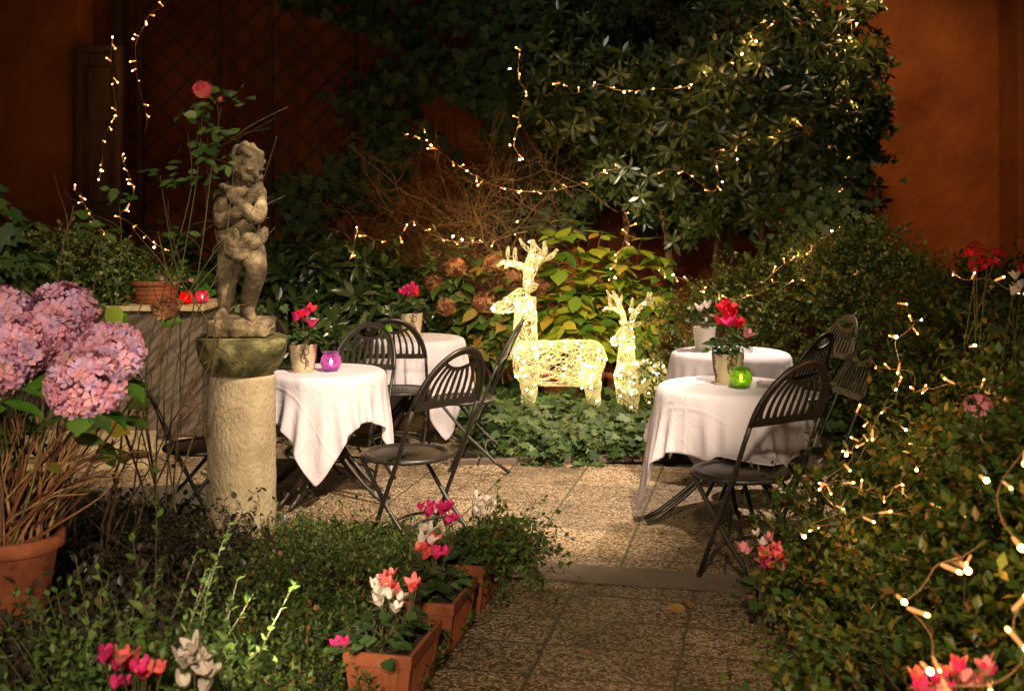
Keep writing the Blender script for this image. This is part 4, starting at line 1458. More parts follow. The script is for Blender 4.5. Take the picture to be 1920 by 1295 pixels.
for i in range(5): flower('truss', 'p_pink', t, (.07 + .05 * rng.normal(), -.06 + .05 * rng.normal(), .19 + .02 * rng.normal()), .016, rng)
candle('red glass ball with a lit candle on the planter wall next to the terracotta bowl', (-2.265, 8.12, PZ), 'glass_red', 1.05)
candle('pinkish red glass ball candle nearest the end of the planter wall', (-2.175, 8.2, PZ), 'glass_pink', 1.05)


# ------------------------------------------------------------------ illuminated wire reindeer
def tube_frame(pts, rs, m=40):
    """dense centreline with frames"""
    pts = np.array(pts, float)
    s = np.linspace(0, 1, len(pts))
    u = np.linspace(0, 1, m)
    C = np.stack([np.interp(u, s, pts[:, k]) for k in range(3)], 1)
    for _ in range(3): C[1:-1] = .5 * C[1:-1] + .25 * (C[:-2] + C[2:])
    R = np.interp(u, s, rs)
    T = unit(np.gradient(C, axis=0))
    ref = np.array([0, 1.0, 0]) if abs(unit(pts[-1] - pts[0])[1]) < .8 else np.array([0, 0, 1.0])
    A = unit(np.cross(T, ref)); B = np.cross(T, A)
    L = np.sum(np.linalg.norm(np.diff(C, axis=0), axis=1))
    return C, R, A, B, L


def wire_part(name, parent, chains, rng, dens, r=.0030, rings=True, k=14, step=.022):
    """scribbled strand surface over tapered volumes (pts, radii, (side scale a, side scale b))"""
    paths = []
    for pts, rs, sq in chains:
        C, R, A, B, L = tube_frame(pts, rs)
        area = 2 * math.pi * np.mean(R) * L
        n = int(area * dens) + 6
        u = np.zeros((n, k)); th = np.zeros((n, k))
        u[:, 0], th[:, 0] = rng.uniform(0, 1, n), rng.uniform(0, 6.28, n)
        hd = rng.uniform(0, 6.28, n)
        hb = rng.normal(size=n) * .25
        for i in range(1, k):
            rad = np.interp(u[:, i - 1], np.linspace(0, 1, len(R)), R)
            u[:, i] = np.clip(u[:, i - 1] + np.cos(hd) * step / L, 0, 1)
            th[:, i] = th[:, i - 1] + np.sin(hd) * step / np.maximum(rad, .012)
            hd = hd + hb + rng.normal(size=n) * .35
        f = u * (len(C) - 1)
        i0 = np.minimum(f.astype(int), len(C) - 2); w = (f - i0)[..., None]
        mixv = lambda Q: Q[i0] * (1 - w) + Q[i0 + 1] * w
        rad = (R[i0] * (1 - w[..., 0]) + R[i0 + 1] * w[..., 0]) * (1 + rng.normal(size=(n, 1)) * .03)
        paths.append(mixv(C) + rad[..., None] * (mixv(A) * np.cos(th)[..., None] * sq[0] + mixv(B) * np.sin(th)[..., None] * sq[1]))
    return tubes(name, np.concatenate(paths), r, [M['wire']], parent, 3)


def make_deer(label, loc, rz, s, seed, watts):
    DZ = -.13
    up = lambda ch: [[tuple((q[0], q[1], q[2] + DZ)) for q in ch[0]], ch[1], ch[2]]
    t = thing('wire_reindeer', label, 'light figure', loc, rz, 'illuminated wire reindeer')
    rng = np.random.default_rng(seed)
    V = lambda *a: a
    body = [[(-.35, 0, .66), (-.30, 0, .66), (-.1, 0, .65), (.15, 0, .65), (.28, 0, .65), (.345, 0, .63)], [.10, .175, .185, .185, .175, .09], (.95, .85)]
    neck = [[(-.285, 0, .68), (-.27, 0, .85), (-.265, 0, 1.05), (-.275, 0, 1.16)], [.125, .095, .082, .085], (1, 1)]
    head = [[(-.22, 0, 1.16), (-.30, 0, 1.145), (-.40, 0, 1.11), (-.50, 0, 1.08), (-.53, 0, 1.07)], [.07, .088, .062, .040, .02], (1, .85)]
    body, neck, head = up(body), up(neck), up(head)
    wire_part('body', t, [body], rng, 430 / s, .0018)
    wire_part('neck', t, [neck], rng, 480 / s, .0018)
    wire_part('head', t, [head], rng, 640 / s, .0018)
    for sy in (-1, 1):
        wire_part('ear', t, [up([[(-.25, .06 * sy, 1.22), (-.22, .12 * sy, 1.26), (-.20, .15 * sy, 1.27)], [.022, .03, .008], (1, .5)])], rng, 1500, .0018, k=8)
        A = [[(-.25, .035 * sy, 1.24), (-.24, .07 * sy, 1.34), (-.21, .14 * sy, 1.44), (-.16, .22 * sy, 1.52), (-.17, .26 * sy, 1.60)], [.030, .030, .030, .024, .012], (1, 1)]
        B1 = [[(-.24, .08 * sy, 1.36), (-.33, .12 * sy, 1.42), (-.42, .16 * sy, 1.43), (-.46, .18 * sy, 1.40)], [.024, .024, .018, .010], (1, 1)]
        B2 = [[(-.36, .13 * sy, 1.42), (-.38, .15 * sy, 1.50), (-.375, .16 * sy, 1.55)], [.02, .017, .010], (1, 1)]
        B3 = [[(-.20, .16 * sy, 1.46), (-.11, .20 * sy, 1.48), (-.06, .22 * sy, 1.54)], [.022, .02, .010], (1, 1)]
        B4 = [[(-.17, .20 * sy, 1.50), (-.24, .26 * sy, 1.56), (-.26, .28 * sy, 1.61)], [.018, .016, .009], (1, 1)]
        wire_part('antler', t, [up(q) for q in (A, B1, B2, B3, B4)], rng, 1200, .0018, k=10, step=.018)
    for x, y, dx in ((-.25, -.09, -.03), (-.22, .10, .02), (.24, -.09, .02), (.27, .10, .05)):
        wire_part('leg', t, [[[(x, y, .50), (x + dx * .3, y, .30), (x + dx, y, .13), (x + dx * 1.2, y, .01)], [.085, .058, .042, .040], (1, 1)]], rng, 480 / s, .0018)
    # bulbs inside
    bm_ = MB(); bm_.ball((0, 0, 0), .0095, 8)
    me = bm_.mesh('bulb'); me.materials.append(M['deer_bulb'])
    spots = []
    for (pts, rs, sq), n in ((body, 40), (neck, 18), (head, 12)):
        C, R, A, B, L = tube_frame(pts, rs)
        for _ in range(n):
            i = rng.integers(0, len(C)); a = rng.uniform(0, 6.28)
            spots.append(C[i] + R[i] * .96 * (A[i] * math.cos(a) * sq[0] + B[i] * math.sin(a) * sq[1]))
    for sy in (-1, 1):
        for p in ((-.25, .05, 1.28), (-.23, .1, 1.38), (-.19, .17, 1.48), (-.33, .12, 1.42), (-.42, .16, 1.43)): spots.append(np.array(p) * (1, sy, 1) + (0, 0, DZ))
        for p in ((-.25, .09, .33), (-.27, .09, .2), (.25, .09, .33), (.27, .09, .2)): spots.append(np.array(p) * (1, sy, 1) + rng.normal(size=3) * .02)
    for p in spots:
        o = bpy.data.objects.new('bulb', me); COL.objects.link(o); o.parent = t; o.location = tuple(p)
    t.scale = (s, s, s)
    # the strands' own light, inside the figure
    for p, w in (((-.1, 0, .52), .5), ((.2, 0, .52), .3), ((-.26, 0, .87), .35), ((-.27, 0, 1.25), .25)):
        l = bpy.data.lights.new('figure_glow', 'POINT'); l.energy = watts * w; l.color = (1, .78, .38); l.shadow_soft_size = .05
        o = bpy.data.objects.new('figure_glow', l); COL.objects.link(o)
        R = Matrix.Rotation(rz, 3, 'Z')
        o.location = Vector(loc) + R @ (Vector(p) * s)
    return t


make_deer('large glowing wire reindeer standing in the ivy, facing left', (.36, 8.9, .0), math.radians(10), .98, 41, 6.5)
make_deer('smaller glowing wire reindeer half behind the right table, facing the viewer', (1.0, 9.05, .02), math.radians(48), .70, 43, 4)
tubes('power_cord', curve_paths(np.random.default_rng(2), np.array([[.72, 8.85, .33]]), np.array([[.52, -.2, -.36]]), np.array([.62]), 8, .2), .004, [M['cord']], None, 5)
tag(bpy.data.objects['power_cord'], 'pale power cord sagging between the two glowing reindeer', 'power cord')

# ------------------------------------------------------------------ plants
def field_points(rng, n, poly, hfun):
    xs, ys = [q[0] for q in poly], [q[1] for q in poly]
    out = np.zeros((0, 2))
    while len(out) < n:
        p = np.stack([rng.uniform(min(xs), max(xs), 2 * n), rng.uniform(min(ys), max(ys), 2 * n)], 1)
        ins = np.zeros(len(p), bool)
        for (xa, ya), (xb, yb) in zip(poly, poly[1:] + poly[:1]):
            c = ((ya > p[:, 1]) != (yb > p[:, 1])) & (p[:, 0] < (xb - xa) * (p[:, 1] - ya) / (yb - ya + 1e-12) + xa)
            ins ^= c
        out = np.concatenate([out, p[ins]])
    return out[:n]


# ---- low planting that fills the near left bed
rng = np.random.default_rng(101)
bed = [gp(-2.4, -.02), gp(1.50, -.02), gp(1.78, -.5), gp(1.80, -2.9), gp(-1.2, -3.2), gp(-2.4, -1.5)]
sheet('bed_soil', [gp(-2.6, -.12), gp(1.52, -.12), gp(1.62, -3.6), gp(-2.6, -3.6)], .02, M['soil'])
tp = thing('groundcover', 'low mixed small leaved planting filling the near left bed', 'ground cover', (0, 0, 0))
tp['kind'] = 'stuff'


def hcov(p):
    q = np.stack([p[:, 0], p[:, 1], p[:, 0] * 0], 1)
    return .13 + .055 * lump(q, 3.2, 4) + .03 * lump(q, 9, 6)


def edge_fade(p):
    """lower towards the path edge and the patio"""
    r = (p - np.array([-.275, 4.015]))
    c = -(r[:, 0] * gn.x + r[:, 1] * gn.y)
    a = 1.62 - (r[:, 0] * gd.x + r[:, 1] * gd.y)
    return np.clip(np.minimum(c / .35, a / .3), .25, 1)


q = field_points(rng, 7200, bed, None)
plum = lump(np.stack([q[:, 0], q[:, 1], 0 * q[:, 0]], 1), 2.1, 9) + np.where(q[:, 0] < -1.15, .55, -.5) + np.where(q[:, 1] > 5.45, -.8, 0) > .25
h = hcov(q) * edge_fade(q) + .02
base = np.stack([q[:, 0], q[:, 1], np.full(len(q), .02) + h * .35], 1)
dr = np.stack([rng.normal(size=len(q)) * .42, rng.normal(size=len(q)) * .42, np.ones(len(q))], 1)
L = h * rng.uniform(.6, 1.35, len(q)) * np.where(rng.uniform(size=len(q)) < .06, 1.7, 1)
pa = curve_paths(rng, base, dr, L, 5, .55, .1)
s_ = ~plum
a_, b_, c_ = sprig_leaves(rng, pa[s_], 14, .05, .85, .8)
f_ = rng.uniform(0, 1, s_.sum())
leaves('green_shoots', SMALL, a_, b_, c_, .027, [M['l_cover']], tp, jit=.2)
a_, b_, c_ = sprig_leaves(rng, pa[plum], 8, .1, .95, 1.2)
leaves('plum_shoots', OVAL, a_, b_, c_, .044, [M['l_cover_dark']], tp, jit=.2)
tubes('stems', pa, np.linspace(.0016, .0007, 5)[None], [M['dark_stem']], tp)

# ---- ivy bed under the reindeer
rng = np.random.default_rng(102)
ib = [(-.30, 7.75), (.4, 7.60), (1.35, 7.9), (2.4, 8.2), (2.4, 10.3), (-.15, 10.3), (-.35, 8.8)]
q = field_points(rng, 5200, ib, None)
z = .05 + .12 * np.clip((q[:, 1] - 7.55) / .35, .2, 1) * (1 + .35 * lump(np.stack([q[:, 0], q[:, 1], 0 * q[:, 0]], 1), 5, 3)) + rng.uniform(-.12, .05, len(q))
az = rng.uniform(0, 6.28, len(q))
tp = thing('ivy_bed', 'thick bed of dark green ivy on the ground around the lit reindeer', 'ground cover', (0, 0, 0))
tp['kind'] = 'stuff'
d = np.stack([np.cos(az), np.sin(az) - .5, rng.uniform(-.7, .1, len(q))], 1)
nr = np.stack([rng.normal(size=len(q)) * .45, rng.normal(size=len(q)) * .4 - .45, np.ones(len(q))], 1)
leaves('foliage', IVY, np.stack([q[:, 0], q[:, 1], np.maximum(z, .02)], 1), d, nr, .095, [M['l_ivy']], tp, jit=.2)
b = MB()
for i in range(9): b.box((-.28 + .31 * i, 7.68 + .045 * i + rng.uniform(-.01, .01), .012), (.3, .05, .05), Matrix.Rotation(.14, 3, 'Z'))
o = b.build('bed_edging', [M['strip']], None, False, .008)
tag(o, 'row of low stone edging along the front of the ivy bed', 'edging')

# ---- big evergreen: whorled glossy leaves, three trunks
rng = np.random.default_rng(103)
t = thing('evergreen_tree', 'broad glossy evergreen with whorled leaves and small lights filling the upper right', 'tree', (1.9, 10.1, 0))
ells = [(-.6, .1, 3.15, 1.15, .6, .55), (.15, -.1, 3.1, 1.1, .7, .6), (-1.15, .3, 2.75, .75, .5, .5), (.1, -.05, 2.55, 1.1, .65, .55), (.5, -.1, 2.6, .75, .6, .8), (.65, -.1, 2.35, .5, .45, .5), (.55, 0, 3.3, .6, .5, .6),
        (.55, .1, 1.75, .75, .5, .55), (-.5, .25, 2.1, .8, .45, .45), (.75, .15, 1.35, .5, .4, .5), (0, .25, 1.6, .55, .35, .4)]
p, qn = blob_points(rng, ells, 2900, .62, 1.08, .62, 3.4, 7, .6)
ax = unit(qn * .8 + np.array([0, -.25, .55]) + rng.normal(size=p.shape) * .35)
a_, b_, c_ = rosettes(rng, p, ax, 7, .25)
leaves('crown', NARROW, a_, b_, c_, .125, [M['l_laurel']], t)
pa = curve_paths(rng, p - ax * .22, ax, np.full(len(p), .22), 3, .2)
tubes('twigs', pa, .0026, [M['bark']], t)
# drooping outer branches over the orange wall
bases = np.array([(.95, -.1, z) for z in np.linspace(1.75, 3.3, 11)])
tips = np.stack([rng.uniform(1.1, 1.5, 11), rng.uniform(-.3, .2, 11), bases[:, 2] + rng.uniform(-.12, .22, 11)], 1)
_, pp_ = main_stems(t, rng, bases, tips, .006, M['bark'], 'branches', 8, .012, 4)
ts = np.tile(np.linspace(.1, 1, 16), (11, 1))
pos, tan = on_paths(pp_, ts)
a_, b_, c_ = rosettes(rng, pos.reshape(-1, 3), tan.reshape(-1, 3), 3, .45)
leaves('branch_leaves', OVAL, a_, b_, c_, .10, [M['l_laurel']], t)
_, pp_ = main_stems(t, rng, np.array([(-.35, .35, 0), (-.05, .25, 0), (.25, .4, 0), (.55, .3, 0), (.05, .5, 0), (.8, .35, 0), (-.7, .45, 0)]),
                    np.array([(-.8, .2, 3.0), (-.1, .1, 3.2), (.3, .2, 3.0), (.8, .1, 2.8), (.1, .4, 2.6), (1.0, .1, 2.4), (-1.0, .4, 2.7)]), np.array([.05, .045, .055, .05, .04, .035, .04]), M['bark'], 'trunk', 14, .02, 8)

# ---- climbing ivy on the wall and trellis
rng = np.random.default_rng(104)
t = thing('climbing_ivy', 'dark lobed ivy climbing the wall and trellis across the top of the garden', 'climber', (-1.0, 11.6, 0))
n = 5200
x = rng.uniform(-1.5, 3.4, n); zt = rng.uniform(1.5, 4.2, n)
low = 1.85 + .35 * np.sin(x * 3.1 + 1) + .25 * np.sin(x * 7.3) - .55 * (x > .6)
left = -.75 + .45 * np.sin(zt * 2.7) + .3 * np.sin(zt * 6.1)
k = (zt > low) & (x > left - rng.uniform(0, .35, n) * (rng.uniform(size=n) < .3)) & (lump(np.stack([x, zt, 0 * x], 1), 4, 8) > -.75)
x, zt = x[k], zt[k]; n = len(x)
pos = np.stack([x, -.06 - rng.uniform(0, .28, n), zt], 1)
d = np.stack([rng.normal(size=n) * .5, -rng.uniform(.1, .5, n), -np.ones(n)], 1)
leaves('foliage', IVY, pos, d, np.stack([rng.normal(size=n) * .4, -np.ones(n), rng.uniform(-.1, .7, n)], 1), .125, [M['l_ivy']], t, jit=.2)
vb = np.stack([rng.uniform(-1.0, 2.3, 26), np.full(26, -.05), np.full(26, .1)], 1)
main_stems(t, rng, vb, vb + np.stack([rng.normal(size=26) * .35, np.zeros(26), rng.uniform(3.2, 4.0, 26)], 1), .009, M['bark'], 'vines', 16, .02, 5)

# second ivy, draped over the lower right of the evergreen
rng = np.random.default_rng(105)
t = thing('hanging_ivy', 'ivy hanging down the lower right side of the evergreen by the orange wall', 'climber', (2.55, 9.75, 0))
n = 950
x = rng.normal(size=n) * .22 + .05; zt = rng.uniform(.9, 2.1, n)
pos = np.stack([x * (1.25 - .2 * zt), rng.uniform(-.25, .1, n), zt], 1)
d = np.stack([rng.normal(size=n) * .5, -rng.uniform(.1, .5, n), -np.ones(n)], 1)
leaves('foliage', IVY, pos, d, np.stack([rng.normal(size=n) * .4, -np.ones(n), rng.uniform(0, .7, n)], 1), .085, [M['l_ivy']], t, jit=.2)
vb = np.stack([rng.uniform(-.2, .3, 10), rng.uniform(-.1, .1, 10), np.zeros(10)], 1)
main_stems(t, rng, vb, vb + np.stack([rng.normal(size=10) * .15, np.zeros(10), rng.uniform(1.5, 2.0, 10)], 1), .006, M['bark'], 'vines')

# ---- bare twiggy shrub
rng = np.random.default_rng(106)
t = thing('bare_shrub', 'leafless tangle of thin brown twigs under the hanging ivy', 'shrub', (-.55, 10.6, 0))
tg = np.stack([rng.uniform(-.75, 1.0, 12), rng.uniform(-.3, .25, 12), rng.uniform(1.2, 2.0, 12)], 1)
_, mp_ = main_stems(t, rng, np.array([.15, .1, 0]) + rng.normal(size=(12, 3)) * np.array([.15, .08, 0]), tg, .016, M['twig'], 'branches', 12, .03, 6)
def grow(par, n, L0, L1, spread, k=7, wob=.014, lo=.25):
    i = rng.integers(0, len(par), n)
    p, tn = on_paths(par[i], rng.uniform(lo, 1, (n, 1)))
    p, tn = p[:, 0], tn[:, 0]
    d = unit(tn * .6 + rng.normal(size=(n, 3)) * spread + np.array([0, -.05, .1]))
    return curve_paths(rng, p, d, rng.uniform(L0, L1, n), k, .7, .15, wob)
g1 = grow(mp_, 150, .35, .75, .8)
tubes('boughs', g1, np.linspace(.0075, .003, 7)[None], [M['twig']], t, 4)
g2 = grow(g1, 1500, .18, .45, .9)
tubes('twigs', g2, np.linspace(.0036, .0016, 7)[None], [M['twig']], t, 3)
g3 = grow(g2, 4200, .06, .2, 1.0, 5, .01)
tubes('twiglets', g3, np.linspace(.0022, .0010, 5)[None], [M['twig']], t, 3)

# ---- glossy dark shrub behind the left tables
rng = np.random.default_rng(107)
t = thing('laurel_shrub', 'dark glossy shrub with long leaves behind the left tables and the statue', 'shrub', (-1.55, 9.9, 0))
ells = [(-.3, 0, .8, .55, .45, .55), (.25, 0, .85, .5, .4, .5), (.6, .1, .6, .45, .4, .5), (-.05, .1, 1.15, .35, .3, .3), (-.75, .2, .9, .4, .4, .5)]
p, qn = blob_points(rng, ells, 620, .5, 1.05, .35, 3, 3, .6)
ax = unit(qn * .7 + np.array([0, -.2, .6]) + rng.normal(size=p.shape) * .4)
a_, b_, c_ = rosettes(rng, p, ax, 7, .15)
leaves('foliage', NARROW, a_, b_, c_, .18, [M['l_laurel']], t, jit=.18)
main_stems(t, rng, np.zeros(3), p[::14], .008, M['bark'])

# ---- autumn hydrangeas behind the reindeer
def hydrangea_bush(label, loc, seed, stems, leafmat, size, pot=True, dry=0, nw=6, fresh=(0, 0)):
    rng = np.random.default_rng(seed)
    t = thing('hydrangea_bush', label, 'shrub', loc, 0, 'hydrangea bushes behind the reindeer')
    tg = np.array(stems)
    _, pp = main_stems(t, rng, np.array([0, 0, .25]) + rng.normal(size=(len(tg), 3)) * np.array([.1, .08, 0]), tg, .008, M['canes'], 'canes', 10, .006, 5)
    ts = np.tile(np.linspace(.42, 1.0, nw), (len(tg), 1)) + rng.uniform(-.03, .03, (len(tg), nw))
    p, tn = on_paths(pp, ts)
    ax = unit(tn * .5 + np.array([0, -.12, .6]) + rng.normal(size=tn.shape) * .12)
    a_, b_, c_ = rosettes(rng, p.reshape(-1, 3), ax.reshape(-1, 3), 5, .05, .03)
    b_[:, 2] -= .18
    leaves('foliage', BROAD, a_, b_, c_, size, [M[leafmat]], t, jit=.22)
    for i in range(dry):
        p_ = np.array(stems[i % len(stems)]) + rng.normal(size=3) * .04 + np.array([0, -.05, .05])
        hydrangea_head(t, rng, p_, rng.uniform(.065, .09), 70, 'p_dry', .05, 'dried_flower_head')
    if pot:
        b = MB()
        b.lathe([(0, 0), (.15, 0), (.155, .01), (.19, .25), (.205, .255), (.21, .30), (.2, .305), (.185, .30), (.18, .27), (0, .265)], n=36)
        b.build('pot', [M['terracotta']], t, True)
    return t


rng = np.random.default_rng(1)
S1 = [(-.42, -.05, 1.05), (-.22, -.1, 1.42), (-.12, .05, 1.58), (.02, -.1, 1.3), (.12, 0, 1.48), (.28, -.1, 1.22), (-.35, .1, 1.2), (.2, .1, 1.05), (-.05, -.2, .95), (-.25, -.2, .8), (.32, -.15, .85), (.1, -.25, .72), (-.4, -.2, .65)]
hydrangea_bush('tall yellow green hydrangea right behind the large reindeer', (.60, 9.95, 0), 111, S1, 'l_gold', .17)
S2 = [(-.25, -.05, 1.0), (-.05, -.1, 1.32), (.12, 0, 1.42), (.28, -.05, 1.25), (.1, .1, 1.05), (.3, .1, .95), (-.15, -.15, .75), (.15, -.2, .65)]
hydrangea_bush('yellow green hydrangea in a terracotta pot between the two reindeer', (.98, 10.0, 0), 112, S2, 'l_gold', .16)
S3 = [(-.45, -.05, 1.02), (-.25, -.1, 1.15), (-.05, -.05, 1.2), (.15, -.1, 1.12), (.3, 0, 1.0), (-.35, -.2, .8), (-.1, -.2, .85), (.12, -.2, .75), (.3, -.2, .7), (-.2, -.25, .55), (.1, -.25, .5), (-.4, -.1, 1.05)]
hydrangea_bush('olive leaved hydrangea with brown dried flower heads left of the large reindeer', (-.16, 9.75, 0), 113, S3, 'l_olive', .15, False, 7)
rng = np.random.default_rng(9)
b = MB()
b.lathe([(0, 0), (.16, 0), (.165, .01), (.2, .27), (.215, .275), (.22, .32), (.21, .325), (.195, .32), (.19, .29), (0, .285)], n=36)
o = b.build('terracotta_pot', [M['terracotta']], None, True)
o.location = (.42, 9.85, .0); tag(o, 'terracotta pot seen beneath the belly of the large reindeer', 'pot')

# ---- rear hedge behind the right tables
rng = np.random.default_rng(115)
t = thing('rear_hedge', 'small leaved hedge mound behind the right hand tables', 'hedge', (2.35, 8.95, 0))
sprig_shrub(t, rng, [(-.75, 0, .55, .6, .45, .62), (-.2, 0, .75, .6, .5, .7), (.35, -.1, .85, .55, .5, .72), (.75, -.2, .7, .5, .5, .6), (.1, .1, 1.15, .35, .3, .3)], 2300, 12, .042, [M['l_hedge']], (.14, .32), SMALL, .25, 4, 11)

# ---- right foreground hedge in three masses
HEDGES = [
    ('flowering_hedge', 'dark hedge mass rising at the right edge, lit by small warm lights', (2.2, 5.35, 0), 121,
     [(-.22, .1, .36, .36, .5, .40), (.08, .1, .68, .45, .6, .6), (.12, .0, .82, .48, .6, .58), (.45, 0, .86, .55, .8, .62), (.9, -.2, .9, .6, .9, .62), (.05, .75, .7, .42, .5, .56), (.45, .85, .85, .55, .6, .6)], 3600, .043),
    ('flowering_hedge', 'leafy golden green bush at the right beside the nearest chair', (1.74, 4.35, 0), 122,
     [(-.32, .25, .25, .38, .42, .34), (.05, .2, .42, .45, .5, .44), (.40, .05, .62, .45, .6, .5), (-.42, -.3, .14, .30, .42, .24), (-.1, -.45, .28, .38, .45, .36)], 2900, .040),
    ('flowering_hedge', 'blurred near bush filling the bottom right corner', (1.38, 3.0, 0), 123,
     [(-.30, .05, .26, .34, .46, .34), (.05, .1, .5, .36, .5, .42), (.35, .2, .8, .42, .6, .46), (-.25, -.5, .22, .33, .45, .3), (.1, -.45, .45, .35, .45, .4)], 2500, .042),
]
for nm, lab, loc, seed, ells, ns, lf in HEDGES:
    rng = np.random.default_rng(seed)
    t = thing(nm, lab, 'hedge', loc, 0, 'bushes along the right of the path')
    sprig_shrub(t, rng, ells, ns, 12, lf, [M['l_hedge']], (.12, .28), SMALL, .3, 4.5, seed, None, 'dark_stem', .7)
    p, qn = blob_points(rng, ells, 26, .3, .7, .0, 4, seed)
    main_stems(t, rng, np.stack([p[:, 0] * .4, p[:, 1] * .4, np.zeros(26)], 1), p, .008, M['bark'])


def bloom(label, loc, kind, mats, n, spread, fs, seed, nleaf=10, cat='flower'):
    """a flower stem that stands in the hedge on its own stalk"""
    rng = np.random.default_rng(seed)
    t = thing('geranium' if kind == 'truss' else 'cyclamen', label, cat, loc, 0)
    base = np.array([0, .05, -.35])
    pts = []
    for i in range(n):
        p = rng.normal(size=3) * spread * np.array([1, .6, .7])
        flower(kind, mats[i % len(mats)], t, tuple(p), fs * rng.uniform(.8, 1.15), rng)
        pts.append(np.linspace(base + rng.normal(size=3) * .02, p, 5))
    tubes('stems', np.array(pts), .0022, [M['green_stem']], t, 4)
    if nleaf:
        a = rng.uniform(0, 6.28, nleaf)
        pos = np.stack([np.cos(a) * .06, np.sin(a) * .06, rng.uniform(-.2, -.06, nleaf)], 1)
        leaves('foliage', HEART, pos, np.stack([np.cos(a), np.sin(a), rng.uniform(-.2, .4, nleaf)], 1), np.tile([0, -.3, 1.0], (nleaf, 1)), .06, [M['l_cyc']], t)
    return t


bloom('red geranium blooms standing above the right hedge against the orange wall', P(1838, 492, 4.9), 'truss', ['p_red'], 5, .038, .034, 131)
bloom('single pink bloom low in the right hedge', P(1833, 757, 3.6), 'truss', ['p_pink'], 1, .005, .036, 132, 4)
bloom('white bloom cut by the right edge above the hedge', P(1912, 545, 4.2), 'cyc', ['p_white'], 4, .02, .032, 133, 4)
bloom('red bloom at the very right edge above the white one', P(1922, 503, 4.8), 'truss', ['p_red'], 1, .005, .03, 139, 2)
bloom('red cyclamen with pale buds at the foot of the nearest right chair', P(1438, 1052, 4.55), 'cyc', ['p_coral', 'p_coral', 'p_mag', 'p_coral', 'p_pink'], 18, .045, .034, 134, 10)
bloom('pale pink cyclamen buds just above the red ones beside the path', P(1428, 1022, 4.6), 'cyc', ['p_white', 'p_pink'], 4, .03, .028, 135, 0)
bloom('blurred red and pink cyclamen in the bottom right corner', P(1785, 1278, 2.55), 'cyc', ['p_mag', 'p_coral', 'p_pink'], 14, .035, .028, 136, 10)
bloom('small pink cyclamen in the bottom right corner, right of the red clump', P(1858, 1258, 2.5), 'cyc', ['p_pink', 'p_mag'], 4, .014, .028, 137, 3)

# ---- terracotta troughs with cyclamen along the path edge
def trough(label, a, c, flowers, seed, L=.36, W=.235, H=.20, n_leaf=90, trail=False):
    x, y = gp(a, c)
    t = thing('cyclamen_trough', label, 'planter', (x, y, .0), -GA, 'terracotta troughs along the path')
    b = MB()
    wb = .80
    out = []
    for z, k in ((0, wb), (H - .045, .965), (H - .045, 1.0), (H, 1.03), (H, .9), (H - .035, .88)):
        out.append([(-W / 2 * k, -L / 2 * (.5 + .5 * k), z), (W / 2 * k, -L / 2 * (.5 + .5 * k), z), (W / 2 * k, L / 2 * (.5 + .5 * k), z), (-W / 2 * k, L / 2 * (.5 + .5 * k), z)])
    V = [p for r in out for p in r]
    Fs = [(3, 2, 1, 0)]
    for i in range(len(out) - 1):
        for j in range(4): Fs.append((4 * i + j, 4 * i + (j + 1) % 4, 4 * i + 4 + (j + 1) % 4, 4 * i + 4 + j))
    b.add(V, Fs)
    # shallow ribs
    for i in range(1, 12):
        yy = -L / 2 * .86 + L * .86 * i / 12
        for s in (-1, 1):
            b.tube([(s * (W / 2 * .80 + .002), yy * .96, .012), (s * (W / 2 * .963 + .001), yy, H - .048)], .003, 5)
    for i in range(1, 7):
        xx = -W / 2 * .85 + W * .85 * i / 7
        for s in (-1, 1):
            b.tube([(xx * .88, s * (L / 2 * .90 + .002), .012), (xx, s * (L / 2 * .982 + .001), H - .048)], .003, 5)
    b.build('box', [M['terracotta']], t, False, .006)
    b = MB(); b.box((0, 0, H - .045), (W * .86, L * .9, .02)); b.build('soil', [M['soil']], t)
    rng = np.random.default_rng(seed)
    for (cx, cy, fl) in flowers:
        cyclamen(t, rng, (cx, cy, H - .035), .13, .03, n_leaf, fl, .052, fs=.034, dome=.07)
    if trail:
        n = 240
        p = np.stack([rng.uniform(-.05, .14, n), rng.uniform(-.1, .28, n), np.full(n, H)], 1)
        d = np.stack([rng.uniform(.0, 1, n), rng.normal(size=n) * .5, rng.uniform(-.1, .8, n)], 1)
        pa = curve_paths(rng, p, d, rng.uniform(.12, .34, n), 6, .4, .9)
        a_, b_, c_ = sprig_leaves(rng, pa, 12)
        leaves('trailing_leaves', SMALL, a_, b_, np.abs(c_), .036, [M['l_cover']], t)
        tubes('trailing_stems', pa, .0012, [M['green_stem']], t)
    return t


R_ = random.Random(4)
def bunch(n, r, z0, z1, mats, cx=0, cy=0): return [(cx + R_.uniform(-r, r), cy + R_.uniform(-r, r), R_.uniform(z0, z1), R_.choice(mats)) for _ in range(n)]
trough('nearest terracotta trough with white and coral cyclamen', -.02, -.13,
       [(-.02, .06, bunch(9, .06, .15, .22, ['p_coral'], .03, .02) + bunch(11, .06, .11, .18, ['p_white'], -.02, -.02)), (-.03, -.10, [(-.11, -.06, .03, 'p_mag'), (-.09, -.07, .045, 'p_mag'), (-.12, -.03, .02, 'p_mag')])], 141, n_leaf=65)
trough('middle terracotta trough with bright coral and white striped cyclamen', .50, -.13,
       [(-.01, .03, bunch(14, .065, .15, .19, ['p_coral', 'p_mag', 'p_coral'], -.01, 0) + bunch(4, .05, .2, .24, ['p_white'], -.05, 0))], 142, n_leaf=100)
trough('rear terracotta trough with magenta and white cyclamen and trailing stems', .98, -.13,
       [(-.03, -.05, bunch(12, .06, .18, .25, ['p_mag'], -.08, -.04)), (.0, .08, bunch(10, .06, .16, .23, ['p_white'], .03, .05))], 143, n_leaf=90, trail=True)

